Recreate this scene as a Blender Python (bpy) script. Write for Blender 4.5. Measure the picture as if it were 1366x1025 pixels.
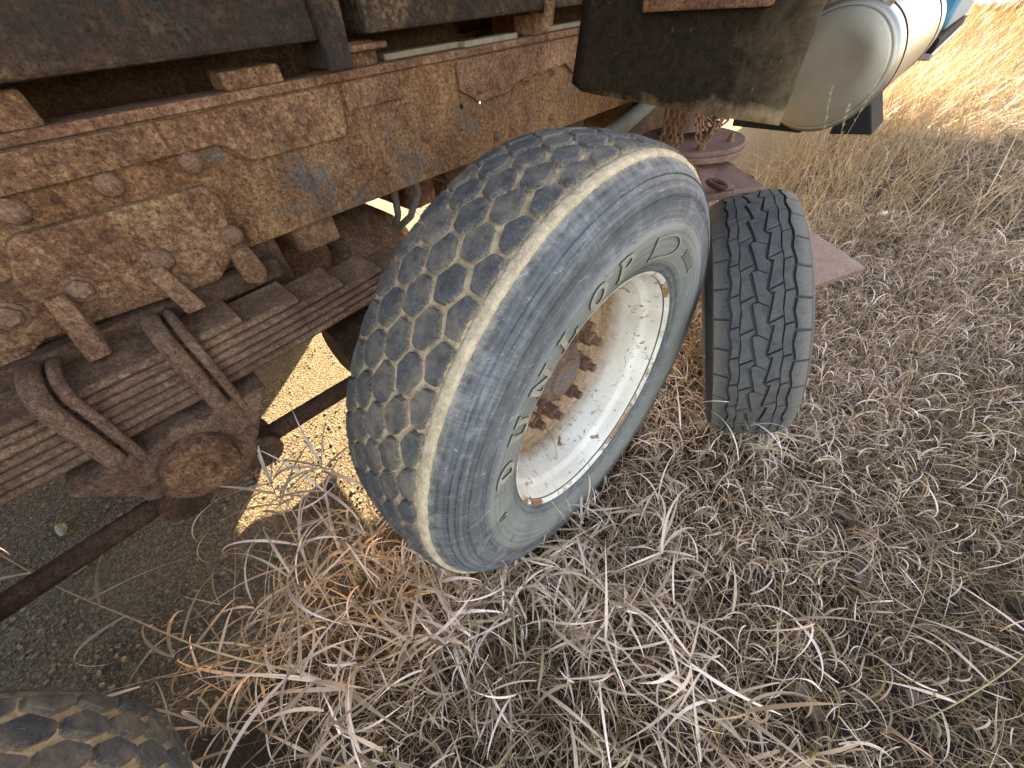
import bpy, bmesh, math, random
import numpy as np
from mathutils import Vector, Matrix
random.seed(7); RNG = np.random.default_rng(11)
for o in list(bpy.data.objects): bpy.data.objects.remove(o)
SC = bpy.context.scene
COL = SC.collection
PI = math.pi

# ------------------------------------------------------------------ camera
cam_d = bpy.data.cameras.new('camera'); cam = bpy.data.objects.new('camera', cam_d); COL.objects.link(cam)
cam_d.sensor_width = 36; cam_d.lens = 36*503.62/1366; cam_d.clip_start = .01; cam_d.clip_end = 2000
rt = Vector((.73122369, .67889658, -.06641794)); dn = Vector((.45623824, -.55912873, -.69225843)); fw = Vector((-.50710806, .47589336, -.71858676))
cam.matrix_world = Matrix(((rt.x, -dn.x, -fw.x, 0), (rt.y, -dn.y, -fw.y, 0), (rt.z, -dn.z, -fw.z, 1.22), (0, 0, 0, 1)))
SC.camera = cam

# ------------------------------------------------------------------ light
SUN_EL = math.radians(22.6); SUN_AZ = math.radians(-38)       # azimuth measured from +Y towards +X
wd = bpy.data.worlds.new('World'); SC.world = wd; wd.use_nodes = True
nt = wd.node_tree; bg = nt.nodes['Background']
sky = nt.nodes.new('ShaderNodeTexSky'); sky.sky_type = 'NISHITA'; sky.sun_disc = False
sky.sun_elevation = SUN_EL; sky.sun_rotation = SUN_AZ; sky.air_density = 1.0; sky.dust_density = 2.0; sky.ozone_density = 1.0
nt.links.new(sky.outputs[0], bg.inputs[0]); bg.inputs[1].default_value = .10
sl = bpy.data.lights.new('sun', 'SUN'); sl.energy = 4.6; sl.angle = math.radians(.5); sl.color = (1, .94, .70)
sun = bpy.data.objects.new('sun', sl); COL.objects.link(sun)
sd = Vector((-math.sin(SUN_AZ)*math.cos(SUN_EL), -math.cos(SUN_AZ)*math.cos(SUN_EL), -math.sin(SUN_EL)))
sun.rotation_euler = sd.to_track_quat('-Z', 'Y').to_euler(); sun.location = -sd*30
SC.view_settings.view_transform = 'Standard'; SC.view_settings.look = 'None'; SC.view_settings.gamma = 1
SC.view_settings.exposure = 3.92
SC.view_settings.use_white_balance = True; SC.view_settings.white_balance_temperature = 9000; SC.view_settings.white_balance_tint = 20
SC.cycles.use_denoising = True
SC.cycles.max_bounces = 8; SC.cycles.diffuse_bounces = 3; SC.cycles.transmission_bounces = 4

# ------------------------------------------------------------------ helpers
def tag(o, label=None, cat=None, group=None, kind=None):
    if label: o['label'] = label
    if cat: o['category'] = cat
    if group: o['group'] = group
    if kind: o['kind'] = kind
    return o
WL = {}
def put(o, parent=None, loc=(0, 0, 0)):
    """link o with its world location; children keep world coordinates (no rotated parents)"""
    COL.objects.link(o); loc = Vector(loc); WL[o.name] = loc
    if parent is not None:
        o.parent = parent; o.location = loc-WL[parent.name]
    else: o.location = loc
    return o
def empty(name, loc, label, cat, group=None):
    o = bpy.data.objects.new(name, None); o.empty_display_size = .1
    put(o, None, loc); return tag(o, label, cat, group)
def frame_for(d):
    d = Vector(d).normalized(); u = d.cross(Vector((0, 0, 1)))
    if u.length < 1e-3: u = d.cross(Vector((0, 1, 0)))
    u.normalize(); return u, d.cross(u).normalized()
class MB:
    def __init__(s): s.v = []; s.f = []
    def add(s, v, f):
        b = len(s.v); s.v += [tuple(p) for p in v]; s.f += [tuple(i+b for i in q) for q in f]; return s
    def box(s, x0, x1, y0, y1, z0, z1):
        v = [(x, y, z) for x in (x0, x1) for y in (y0, y1) for z in (z0, z1)]
        return s.add(v, [(0, 1, 3, 2), (4, 6, 7, 5), (0, 4, 5, 1), (2, 3, 7, 6), (0, 2, 6, 4), (1, 5, 7, 3)])
    def hull8(s, a, b):
        """two quads (4 points each, same order) joined to a solid"""
        return s.add(list(a)+list(b), [(3, 2, 1, 0), (4, 5, 6, 7), (0, 1, 5, 4), (1, 2, 6, 5), (2, 3, 7, 6), (3, 0, 4, 7)])
    def prism(s, poly, x0, x1, axis=0):
        n = len(poly)
        def P(p, x): return (x, p[0], p[1]) if axis == 0 else ((p[0], x, p[1]) if axis == 1 else (p[0], p[1], x))
        return s.add([P(p, x0) for p in poly]+[P(p, x1) for p in poly], [tuple(range(n))[::-1], tuple(range(n, 2*n))]+[(i, (i+1) % n, n+(i+1) % n, n+i) for i in range(n)])
    def cyl(s, p0, p1, r0, r1=None, n=16, cap=True):
        r1 = r0 if r1 is None else r1; p0 = Vector(p0); p1 = Vector(p1); u, w = frame_for(p1-p0)
        ring = lambda p, r: [p+u*(r*math.cos(2*PI*i/n))+w*(r*math.sin(2*PI*i/n)) for i in range(n)]
        f = [(i, (i+1) % n, n+(i+1) % n, n+i) for i in range(n)]
        if cap: f += [tuple(range(n))[::-1], tuple(range(n, 2*n))]
        return s.add(ring(p0, r0)+ring(p1, r1), f)
    def tube(s, pts, r, n=8, taper=None):
        pts = [Vector(p) for p in pts]; V = []; F = []
        u = None
        for i, p in enumerate(pts):
            d = (pts[min(i+1, len(pts)-1)]-pts[max(i-1, 0)]).normalized()
            if u is None: u, w = frame_for(d)
            u = (u-d*u.dot(d)).normalized(); w = d.cross(u)
            rr = r*(taper(i/(len(pts)-1)) if taper else 1)
            V += [p+u*(rr*math.cos(2*PI*k/n))+w*(rr*math.sin(2*PI*k/n)) for k in range(n)]
        for i in range(len(pts)-1):
            F += [(i*n+k, i*n+(k+1) % n, (i+1)*n+(k+1) % n, (i+1)*n+k) for k in range(n)]
        F += [tuple(range(n))[::-1], tuple(range((len(pts)-1)*n, len(pts)*n))]
        return s.add(V, F)
    def lathe(s, prof, n=96, c=(0, 0, 0), closed=False, a0=0, a1=2*PI, jit=None):
        """profile of (x, r) turned about an axis parallel to X through c"""
        m = len(prof); V = []; full = abs(a1-a0-2*PI) < 1e-6; k = n if full else n+1
        for i in range(k):
            a = a0+(a1-a0)*i/n
            for j, (x, r) in enumerate(prof):
                dx, dr = jit(a, j, x, r) if jit else (0, 0)
                V.append((c[0]+x+dx, c[1]+(r+dr)*math.cos(a), c[2]+(r+dr)*math.sin(a)))
        F = []
        for i in range(n):
            i2 = (i+1) % k
            for j in range(m if closed else m-1):
                j2 = (j+1) % m
                F.append((i*m+j, i*m+j2, i2*m+j2, i2*m+j))
        return s.add(V, F)
    def mesh(s, name, mat, smooth=False):
        me = bpy.data.meshes.new(name); me.from_pydata(s.v, [], s.f)
        bm = bmesh.new(); bm.from_mesh(me); bmesh.ops.recalc_face_normals(bm, faces=bm.faces); bm.to_mesh(me); bm.free()
        me.materials.append(mat)
        if smooth:
            me.shade_smooth()
            try: me.set_sharp_from_angle(angle=math.radians(38 if smooth is True else smooth))
            except Exception: pass
        return me
    def build(s, name, mat, parent=None, smooth=False, bevel=0, at=None):
        """vertices are world coordinates; the origin moves to `at` (or to the centre)"""
        at = Vector(at) if at is not None else sum((Vector(p) for p in s.v), Vector())/max(1, len(s.v))
        s.v = [tuple(Vector(p)-at) for p in s.v]
        o = bpy.data.objects.new(name, s.mesh(name, mat, smooth)); put(o, parent, at)
        if bevel:
            b = o.modifiers.new('bevel', 'BEVEL'); b.width = bevel; b.segments = 2; b.limit_method = 'ANGLE'; b.angle_limit = math.radians(40)
        return o
def shared(name, me, parent, loc, rot=(0, 0, 0), scale=(1, 1, 1)):
    o = bpy.data.objects.new(name, me); put(o, parent, loc); o.rotation_euler = rot; o.scale = scale; return o
def vnoise(seed=0):
    """cheap smooth 3-D noise from a few sines"""
    r = np.random.default_rng(seed); K = r.normal(size=(10, 3)); ph = r.uniform(0, 6.28, 10)
    return lambda p, sc: sum(math.sin(sc*(K[i][0]*p[0]+K[i][1]*p[1]+K[i][2]*p[2])*(1+.25*i)+ph[i])/(1+.3*i) for i in range(10))/5

# ------------------------------------------------------------------ materials
class NT:
    def __init__(s, name):
        s.m = bpy.data.materials.new(name); s.m.use_nodes = True; s.t = s.m.node_tree; s.b = s.t.nodes['Principled BSDF']
        s.tc = s.t.nodes.new('ShaderNodeTexCoord')
        s.geo = s.t.nodes.new('ShaderNodeNewGeometry')
    def n(s, kind, **kw):
        x = s.t.nodes.new('ShaderNode'+kind)
        for k, v in kw.items(): setattr(x, k, v)
        return x
    def l(s, a, b): s.t.links.new(a, b)
    def inp(s, node, i, v):
        if hasattr(v, 'node'): s.l(v, node.inputs[i])
        else: node.inputs[i].default_value = v
    def noise(s, scale, detail=4, rough=.6, vec=None, dist=0):
        x = s.n('TexNoise'); x.inputs['Scale'].default_value = scale; x.inputs['Detail'].default_value = detail
        x.inputs['Roughness'].default_value = rough; x.inputs['Distortion'].default_value = dist
        s.l(vec or s.geo.outputs['Position'], x.inputs['Vector']); return x.outputs['Fac']
    def ramp(s, fac, stops, interp='LINEAR'):
        x = s.n('ValToRGB'); x.color_ramp.interpolation = interp; e = x.color_ramp.elements
        while len(e) < len(stops): e.new(.5)
        for q, (p, c) in zip(e, stops): q.position = p; q.color = (c if len(c) == 4 else (*c, 1)) if not isinstance(c, (int, float)) else (c, c, c, 1)
        s.l(fac, x.inputs[0]); return x.outputs[0]
    def mix(s, f, a, b, mode='MIX'):
        x = s.n('MixRGB', blend_type=mode); s.inp(x, 0, f); s.inp(x, 1, a if hasattr(a, 'node') else (*a, 1)); s.inp(x, 2, b if hasattr(b, 'node') else (*b, 1)); return x.outputs[0]
    def math(s, op, a, b=0.0, clamp=False):
        x = s.n('Math', operation=op); x.use_clamp = clamp; s.inp(x, 0, a); s.inp(x, 1, b); return x.outputs[0]
    def sep(s, vec):
        x = s.n('SeparateXYZ'); s.l(vec, x.inputs[0]); return x.outputs
    def scalevec(s, sx, sy, sz, vec=None):
        x = s.n('Mapping'); s.l(vec or s.geo.outputs['Position'], x.inputs[0]); x.inputs['Scale'].default_value = (sx, sy, sz); return x.outputs[0]
    def bump(s, h, strength=.5, dist=.005):
        x = s.n('Bump'); x.inputs['Strength'].default_value = strength; x.inputs['Distance'].default_value = dist
        s.l(h, x.inputs['Height']); s.l(x.outputs[0], s.b.inputs['Normal']); return x
    def col(s, c): s.inp(s.b, 'Base Color', c if hasattr(c, 'node') else (*c, 1))
    def set(s, rough=None, metal=None, spec=None):
        if rough is not None: s.inp(s.b, 'Roughness', rough)
        if metal is not None: s.inp(s.b, 'Metallic', metal)
        if spec is not None: s.b.inputs['Specular IOR Level'].default_value = spec
        return s.m

def rust(name, dark=(.055, .028, .016), mid=(.15, .075, .04), light=(.30, .18, .095), paint=None, paint_amt=.5, ochre=.5, bump=.55, scale=1., rough=.88):
    s = NT(name)
    a = s.noise(9*scale, 6, .65, dist=.4); b = s.noise(75*scale, 6, .75); c = s.noise(260*scale, 3, .7)
    d_ = s.noise(160*scale, 5, .8); ab = s.math('ADD', s.math('ADD', s.math('MULTIPLY', a, .28), s.math('MULTIPLY', b, .34)), s.math('MULTIPLY', d_, .38))
    run = s.noise(1, 4, .7, s.scalevec(45*scale, 45*scale, 5*scale), .5)
    col = s.ramp(ab, [(.4, dark), (.5, mid), (.61, light)])
    col = s.mix(s.math('MULTIPLY', s.ramp(run, [(.52, 0.), (.68, 1.)]), .55), col, tuple(x*1.15 for x in dark))
    if ochre:
        o = s.math('MULTIPLY', s.ramp(s.noise(6*scale, 4, .6), [(.5, 0.), (.62, 1.)]), s.ramp(s.noise(120*scale, 4, .75), [(.48, 0.), (.58, 1.)]))
        col = s.mix(s.math('MULTIPLY', o, ochre), col, (.38, .235, .11))
    if paint:
        p = s.math('MULTIPLY', s.ramp(s.noise(4.2*scale, 5, .65, dist=.6), [(paint_amt, 0.), (paint_amt+.1, 1.)]), s.ramp(s.noise(60*scale, 5, .8), [(.42, 0.), (.58, 1.)]))
        col = s.mix(s.math('MULTIPLY', p, .85), col, paint)
    sp = s.ramp(c, [(.36, 1.), (.44, 0.)]); col = s.mix(s.math('MULTIPLY', sp, .7), col, tuple(x*.45 for x in dark))
    s.col(col)
    s.bump(s.math('ADD', s.math('MULTIPLY', b, .8), s.math('MULTIPLY', c, .45)), bump, .006)
    return s.set(rough=rough, spec=.25)
M = {}
M['rail'] = rust('rail_rust', (.042, .017, .009), (.16, .07, .031), (.35, .19, .088), paint=(.075, .085, .085), paint_amt=.52, ochre=.45, bump=.9)
M['plate'] = rust('plate_rust', (.05, .02, .012), (.17, .078, .043), (.36, .205, .115), ochre=.4, bump=.9)
M['scale'] = rust('scaly_rust', (.045, .018, .010), (.16, .072, .036), (.36, .21, .11), ochre=.55, bump=1.0, scale=.8)
M['spring'] = rust('spring_rust', (.05, .024, .015), (.155, .08, .048), (.33, .205, .13), ochre=.3, bump=.9, scale=1.4)
M['bolt'] = rust('bolt_rust', (.06, .028, .018), (.16, .08, .05), (.28, .17, .1), ochre=.3, bump=.7, scale=1.5)
M['dark_rust'] = rust('dark_rust', (.022, .011, .007), (.065, .031, .017), (.14, .075, .042), ochre=.2, bump=.6)
M['sill'] = rust('sill_rust', (.012, .0065, .0045), (.034, .017, .0095), (.085, .043, .022), paint=(.022, .018, .015), paint_amt=.5, ochre=.25, bump=.5, scale=.7)
M['chain'] = rust('chain_rust', (.08, .035, .018), (.22, .1, .05), (.34, .19, .1), ochre=.2, bump=.5, scale=2)
M['smooth_rust'] = rust('smooth_rust', (.085, .042, .032), (.17, .09, .068), (.23, .135, .1), ochre=.1, bump=.15, rough=.62)

def rubber_side():
    s = NT('weathered_sidewall'); v = s.tc.outputs['Object']; x, y, z = s.sep(v)
    r = s.math('SQRT', s.math('ADD', s.math('MULTIPLY', y, y), s.math('MULTIPLY', z, z)))
    ang = s.math('ARCTAN2', z, y)
    pol = lambda ka, kr: s._comb(s.math('MULTIPLY', ang, ka), s.math('MULTIPLY', r, kr), 0)
    n1 = s.noise(1, 4, .6, pol(3, 14)); n2 = s.noise(38, 6, .72, v); n3 = s.noise(170, 4, .7, v); st = s.noise(1, 4, .75, pol(9, 160), .6); rad = s.noise(1, 3, .7, pol(110, 16), .8)
    base = s.ramp(s.math('ADD', s.math('ADD', s.math('MULTIPLY', n1, .25), s.math('MULTIPLY', n2, .25)), s.math('ADD', s.math('MULTIPLY', st, .32), s.math('MULTIPLY', rad, .18))), [(.41, (.013, .0145, .018)), (.51, (.042, .047, .055)), (.64, (.15, .156, .165))])
    rr = s.math('ADD', r, s.math('MULTIPLY', s.math('SUBTRACT', n2, .5), .012))
    band = s.ramp(rr, [(.318, .2), (.335, 1.), (.402, 1.), (.409, .12), (.47, 0.)])
    dust = s.math('MULTIPLY', band, s.ramp(n1, [(.3, .5), (.6, .95)]))
    col = s.mix(dust, base, (.135, .137, .118))
    rings = s.ramp(s.noise(1, 3, .7, s._comb(s.math('MULTIPLY', r, 150), 0, 0)), [(.42, 0.), (.7, 1.)])
    col = s.mix(s.math('MULTIPLY', rings, .28), col, (.33, .33, .3))
    edge = s.math('MULTIPLY', s.ramp(rr, [(.49, 0.), (.507, 1.)]), s.ramp(n2, [(.35, 0.), (.6, 1.)]))
    col = s.mix(s.math('MULTIPLY', edge, .6), col, (.33, .28, .2))
    sc = s.ramp(s.noise(60, 3, .8, s.scalevec(1, .25, 1.4, v), 1.5), [(.62, 0.), (.7, 1.)])
    col = s.mix(s.math('MULTIPLY', sc, .35), col, (.42, .42, .4))
    drk = s.ramp(s.noise(1, 4, .7, pol(7, 26), 1.0), [(.62, 0.), (.7, 1.)]); col = s.mix(s.math('MULTIPLY', drk, .55), col, (.03, .033, .04))
    s.col(col); s.bump(s.math('ADD', s.math('ADD', n3, n2), s.math('MULTIPLY', rings, .35)), .25, .004); return s.set(rough=.72, spec=.35)
def _comb(s, x, y, z):
    c = s.n('CombineXYZ'); s.inp(c, 0, x); s.inp(c, 1, y); s.inp(c, 2, z); return c.outputs[0]
NT._comb = _comb
M['side'] = rubber_side()
def mudmat(name, c0=(.19, .145, .095), c1=(.38, .31, .22)):
    s = NT(name); v = s.tc.outputs['Object']; n = s.noise(45, 6, .7, v); f = s.noise(240, 4, .7, v)
    s.col(s.ramp(s.math('ADD', s.math('MULTIPLY', n, .6), s.math('MULTIPLY', f, .4)), [(.35, c0), (.6, c1)]))
    s.bump(s.math('ADD', n, f), .8, .006); return s.set(rough=.97, spec=.1)
M['mud'] = mudmat('dried_mud', (.27, .185, .11), (.58, .43, .28)); M['mud_pale'] = mudmat('pale_mud', (.30, .225, .145), (.56, .45, .31))
def treadmat(name, rtop, c0, c1, mud, crn=False):
    s = NT(name); v = s.tc.outputs['Object']; x, y, z = s.sep(v)
    r = s.math('SQRT', s.math('ADD', s.math('MULTIPLY', y, y), s.math('MULTIPLY', z, z)))
    if crn:
        t = s.math('MULTIPLY', s.math('ADD', x, .127), 1/.109); t2 = s.math('MULTIPLY', t, t); r = s.math('ADD', r, s.math('ADD', s.math('MULTIPLY', t2, .009), s.math('MULTIPLY', s.math('MULTIPLY', t2, t2), .004)))
    oi = s.n('ObjectInfo'); off = s._comb(s.math('MULTIPLY', oi.outputs['Random'], 50), 0, 0)
    va = s.n('VectorMath', operation='ADD'); s.l(v, va.inputs[0]); s.l(off, va.inputs[1]); v2 = va.outputs[0]
    n = s.noise(40, 6, .7, v2); f = s.noise(260, 5, .75, v2)
    col = s.ramp(s.math('ADD', s.math('MULTIPLY', n, .6), s.math('MULTIPLY', f, .4)), [(.36, c0), (.64, c1)])
    scr = s.ramp(s.noise(90, 3, .8, s.scalevec(3, .5, .5, v2), 2.), [(.63, 0.), (.7, 1.)]); col = s.mix(s.math('MULTIPLY', scr, .5), col, (.26, .26, .26))
    dust = s.ramp(s.noise(18, 4, .7, v2), [(.45, 0.), (.75, .5)]); col = s.mix(dust, col, tuple(q*.75 for q in mud))
    low = s.ramp(s.math('ADD', s.math('MULTIPLY', s.math('SUBTRACT', rtop, r), 60), s.math('MULTIPLY', s.math('SUBTRACT', f, .5), 1.6)), [(.1, 0.), (.75, 1.)])
    col = s.mix(s.math('MULTIPLY', low, .8), col, mud)
    s.col(col); s.bump(s.math('ADD', n, f), .45, .003); return s.set(rough=.8, spec=.3)
M['tread'] = treadmat('tread_rubber', .5275, (.022, .022, .023), (.085, .084, .083), (.42, .31, .2), True)
M['tread2'] = treadmat('all_terrain_rubber', .385, (.028, .028, .029), (.085, .083, .08), (.13, .115, .095))
def simple(name, col, rough=.6, metal=0, var=.25, sc=30, bump=.15, spec=.4):
    s = NT(name); v = s.tc.outputs['Object']; n = s.noise(sc, 5, .7, v)
    s.col(s.ramp(n, [(.3, tuple(c*(1-var) for c in col)), (.7, tuple(min(1, c*(1+var)) for c in col))])); s.bump(n, bump, .004); return s.set(rough, metal, spec)
M['carcass2'] = simple('small_tyre_rubber', (.04, .04, .042), .75)
M['letter'] = simple('dusty_lettering', (.205, .188, .14), .9, var=.3, sc=60)
def rimmat():
    s = NT('white_rim_paint'); v = s.tc.outputs['Object']; x, y, z = s.sep(v)
    n1 = s.noise(7, 5, .65, v); n2 = s.noise(28, 5, .7, v, .5); n3 = s.noise(120, 4, .7, v)
    col = s.ramp(n1, [(.3, (.42, .375, .295)), (.7, (.64, .60, .53))])
    col = s.mix(s.math('MULTIPLY', s.ramp(n2, [(.45, 0.), (.75, 1.)]), .25), col, (.5, .45, .36))
    # rust grows from the seam between barrel and disc, and in chips
    seam = s.ramp(s.math('ADD', s.math('ABSOLUTE', s.math('ADD', x, .153)), s.math('MULTIPLY', s.math('SUBTRACT', n2, .5), -.05)), [(.006, 1.), (.05, 0.)])
    disc = s.math('MULTIPLY', s.ramp(s.math('MULTIPLY', x, -1.), [(.135, 0.), (.149, 1.)]), s.ramp(s.math('ADD', s.math('MULTIPLY', n1, .5), s.math('MULTIPLY', n2, .5)), [(.36, .3), (.5, 1.)]))
    chip = s.math('MULTIPLY', s.ramp(s.noise(30, 6, .74, v, .9), [(.585, 0.), (.605, 1.)]), s.ramp(s.noise(7, 3, .6, v), [(.47, 0.), (.56, 1.)]))
    chip2 = s.ramp(s.noise(75, 3, .7, v), [(.665, 0.), (.68, 1.)])
    lip = s.math('MULTIPLY', s.ramp(s.math('ADD', s.math('MULTIPLY', x, 20), .5), [(.46, 0.), (.54, 1.)]), s.ramp(s.math('ADD', s.math('MULTIPLY', s.noise(9, 3, .6, v), .6), s.math('MULTIPLY', s.noise(60, 5, .75, v), .4)), [(.49, 0.), (.54, 1.)])); chip = s.math('MAXIMUM', chip, lip)
    rc = s.ramp(n3, [(.35, (.07, .03, .012)), (.55, (.22, .105, .035)), (.7, (.38, .21, .08))])
    m = s.math('MAXIMUM', s.math('MAXIMUM', s.math('MULTIPLY', seam, .9), s.math('MULTIPLY', disc, .85)), s.math('MAXIMUM', chip, chip2))
    s.col(s.mix(m, col, rc)); s.bump(s.math('ADD', s.math('MULTIPLY', m, -.6), s.math('MULTIPLY', n3, .2)), .4, .003); return s.set(rough=.42, spec=.4)
M['rim'] = rimmat()
M['hub'] = rust('hub_rust', (.05, .03, .022), (.14, .08, .052), (.27, .17, .11), paint=(.09, .11, .13), paint_amt=.44, ochre=.2, bump=.7, scale=1.4)
def flapmat():
    s = NT('mud_flap_rubber'); p = s.geo.outputs['Position']; x, y, z = s.sep(p)
    n1 = s.noise(9, 5, .7); n2 = s.noise(55, 5, .75); n3 = s.noise(14, 4, .6)
    base = s.ramp(n2, [(.35, (.012, .0085, .0055)), (.7, (.03, .021, .013))])
    h = s.math('ADD', z, s.math('MULTIPLY', s.math('SUBTRACT', n1, .5), .12))
    low = s.ramp(s.math('SUBTRACT', h, .9), [(.03, 1.), (.075, 0.)])
    right = s.ramp(s.math('ADD', s.math('ADD', x, 1), s.math('MULTIPLY', s.math('SUBTRACT', n3, .5), .35)), [(.55, 0.), (.72, 1.)])
    d = s.math('MULTIPLY', s.math('MAXIMUM', low, s.math('MULTIPLY', right, .22)), s.ramp(n2, [(.3, .5), (.55, 1.)]))
    c = s.mix(d, base, (.29, .2, .115))
    spk = s.ramp(s.noise(95, 4, .75), [(.63, 0.), (.7, .5)]); c = s.mix(spk, c, (.17, .12, .07))
    s.col(c); s.bump(n2, .25, .004); return s.set(rough=.95, spec=.08)
M['flap'] = flapmat()
def alu():
    s = NT('worn_aluminium'); n = s.noise(4, 5, .6); f = s.noise(140, 4, .7); st = s.noise(30, 3, .7, s.scalevec(1, .1, 1))
    s.col(s.ramp(s.math('ADD', s.math('MULTIPLY', n, .6), s.math('MULTIPLY', f, .4)), [(.35, (.22, .205, .175)), (.65, (.30, .28, .24))]))
    s.inp(s.b, 'Roughness', s.ramp(n, [(.3, .36), (.7, .5)])); s.bump(s.math('ADD', f, st), .05, .002); return s.set(metal=.85)
M['alu'] = alu()
M['blue'] = simple('blue_paint', (.02, .17, .27), .35, var=.15, sc=5, bump=.03)
M['black'] = simple('black_steel', (.014, .013, .013), .85, spec=.12)
M['hose'] = simple('dusty_hose', (.13, .125, .1), .8)
M['wood'] = simple('old_wood', (.2, .15, .1), .9, sc=40, bump=.5)
M['strap'] = simple('strap_steel', (.28, .22, .2), .45, metal=.6)
M['glass'] = simple('dark_glass', (.01, .012, .014), .08, var=.05)

# ------------------------------------------------------------------ ground
def groundmat():
    s = NT('gravel_and_soil'); p = s.geo.outputs['Position']; x, y, z = s.sep(p)
    n = s.noise(2.2, 5, .6); f = s.noise(90, 5, .8); g = s.noise(300, 3, .7)
    vor = s.n('TexVoronoi'); vor.inputs['Scale'].default_value = 210; s.l(p, vor.inputs['Vector'])
    vor2 = s.n('TexVoronoi'); vor2.inputs['Scale'].default_value = 95; s.l(p, vor2.inputs['Vector'])
    gr = s.ramp(s.math('ADD', s.math('MULTIPLY', s.sep(vor.outputs['Color'])[0], .3), s.math('MULTIPLY', f, .7)), [(.3, (.035, .027, .02)), (.5, (.08, .064, .047)), (.7, (.17, .143, .107))])
    soil = s.ramp(s.math('ADD', s.math('MULTIPLY', f, .6), s.math('MULTIPLY', n, .4)), [(.35, (.010, .008, .006)), (.55, (.026, .02, .015)), (.7, (.06, .044, .03))])
    e = s.math('ADD', x, s.math('MULTIPLY', s.math('SUBTRACT', n, .5), .5))
    k = s.ramp(s.math('ADD', s.math('MULTIPLY', e, .5), 1), [(.6, 0.), (.7, 1.)])        # e=-.8 .. -.6
    s.col(s.mix(k, gr, soil))
    d = s.math('SUBTRACT', 1., vor.outputs['Distance']); d2 = s.math('SUBTRACT', 1., vor2.outputs['Distance'])
    s.bump(s.math('ADD', s.math('ADD', d, d2), g), .7, .01); return s.set(rough=.95, spec=.15)
M['ground'] = groundmat()
gn = vnoise(3)
def gz(x, y):
    q = .012*gn((x, y, 0), 3.0)+.02*gn((x, y, 5), .8)
    fade = 1/(1+((x*x+y*y)/60)**2)
    return (q-.012)*fade
mb = MB(); NX = 150
axs = [math.copysign(abs(t)**2.6, t) for t in np.linspace(-1, 1, NX+1)]
gx = [a*400*.9+a*0+3.5*t-.3 for a, t in zip(axs, np.linspace(-1, 1, NX+1))]; gy = [a*400*.9+3.5*t+1 for a, t in zip(axs, np.linspace(-1, 1, NX+1))]
mb.v = [(x, y, gz(x, y)) for x in gx for y in gy]
mb.f = [(i*(NX+1)+j, (i+1)*(NX+1)+j, (i+1)*(NX+1)+j+1, i*(NX+1)+j+1) for i in range(NX) for j in range(NX)]
tag(mb.build('ground', M['ground'], None, smooth=80, at=(0, 0, 0)), kind='structure')

# ------------------------------------------------------------------ truck
TR = empty('truck', (-1.5, 0, 0), 'rusty old dump truck with leaf springs, dual axles and blue cab', 'truck')
# --- frame rails
def web_with_holes(mb, x, y0, y1, z0, z1, holes, r):
    """flat web at x with round holes: split into cells, each hole cell is a ring of quads"""
    ys = [y0]+[c for h in holes for c in (h[0]-.02, h[0]+.02)]+[y1]
    for i in range(len(ys)-1):
        a, b = ys[i], ys[i+1]; hole = next((h for h in holes if a < h[0] < b), None)
        if hole is None: mb.add([(x, a, z0), (x, b, z0), (x, b, z1), (x, a, z1)], [(0, 1, 2, 3)]); continue
        hy, hz = hole; lo, hi = hz-.02, hz+.02
        mb.add([(x, a, z0), (x, b, z0), (x, b, lo), (x, a, lo)], [(0, 1, 2, 3)]); mb.add([(x, a, hi), (x, b, hi), (x, b, z1), (x, a, z1)], [(0, 1, 2, 3)])
        V = []
        for k in range(16):
            t = 2*PI*k/16; c, s_ = math.cos(t), math.sin(t); m = max(abs(c), abs(s_)); V += [(x, hy+.02*c/m, hz+.02*s_/m), (x, hy+r*c, hz+r*s_)]
        mb.add(V, [(2*k, 2*((k+1) % 16), 2*((k+1) % 16)+1, 2*k+1) for k in range(16)])
mb = MB(); web_with_holes(mb, 0, -2.4, 6.6, .84, 1.10, [(.904, .992), (.983, .991)], .0075)
web = MB(); web.v = [(-1.07+p[0], p[1], p[2]) for p in mb.v]; web.f = mb.f
web.box(-1.16, -1.0705, -2.4, 6.6, 1.092, 1.1); web.box(-1.16, -1.0705, -2.4, 6.6, .84, .848)
RAIL = web.build('frame_rail', M['rail'], TR, at=(-1.07, 0, .97))
m_ = RAIL.modifiers.new('thick', 'SOLIDIFY'); m_.thickness = .007; m_.offset = 0
MB().box(-1.84, -1.93, -2.4, 6.6, .84, 1.10).build('frame_rail', M['rail'], TR)
MB().box(-1.165, -1.059, -2.4, 6.4, 1.1015, 1.119).build('rail_cap_strip', M['plate'], RAIL, bevel=.003)
def roundpoly(p, r=.012, k=4):
    out = []
    n = len(p)
    for i in range(n):
        a, b, c = Vector(p[i-1]), Vector(p[i]), Vector(p[(i+1) % n]); d0 = (a-b); d1 = (c-b); rr = min(r, d0.length*.45, d1.length*.45)
        s, e = b+d0.normalized()*rr, b+d1.normalized()*rr
        for j in range(k+1):
            t = j/k; out.append(tuple(s*(1-t)**2+b*2*t*(1-t)+e*t*t))
    return out
X0 = -1.0662
pl = roundpoly([(-.9, 1.047), (.244, 1.044), (.275, 1.003), (.516, 1.0), (.528, 1.098), (-.9, 1.098)], .018)
MB().prism(pl, X0, X0+.014).build('doubler_plate', M['scale'], RAIL, bevel=.002)
pl = roundpoly([(.54, 1.045), (.70, 1.045), (.70, 1.098), (.54, 1.098)], .004); MB().prism(pl, X0, X0+.005).build('doubler_plate', M['plate'], RAIL, bevel=.002)
pl = roundpoly([(.898, 1.098), (.897, 1.029), (.925, 1.018), (.967, .993), (1.09, .997), (1.158, 1.022), (1.4, 1.033), (1.443, 1.0), (1.62, 1.0), (1.62, 1.098)], .012)
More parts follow.
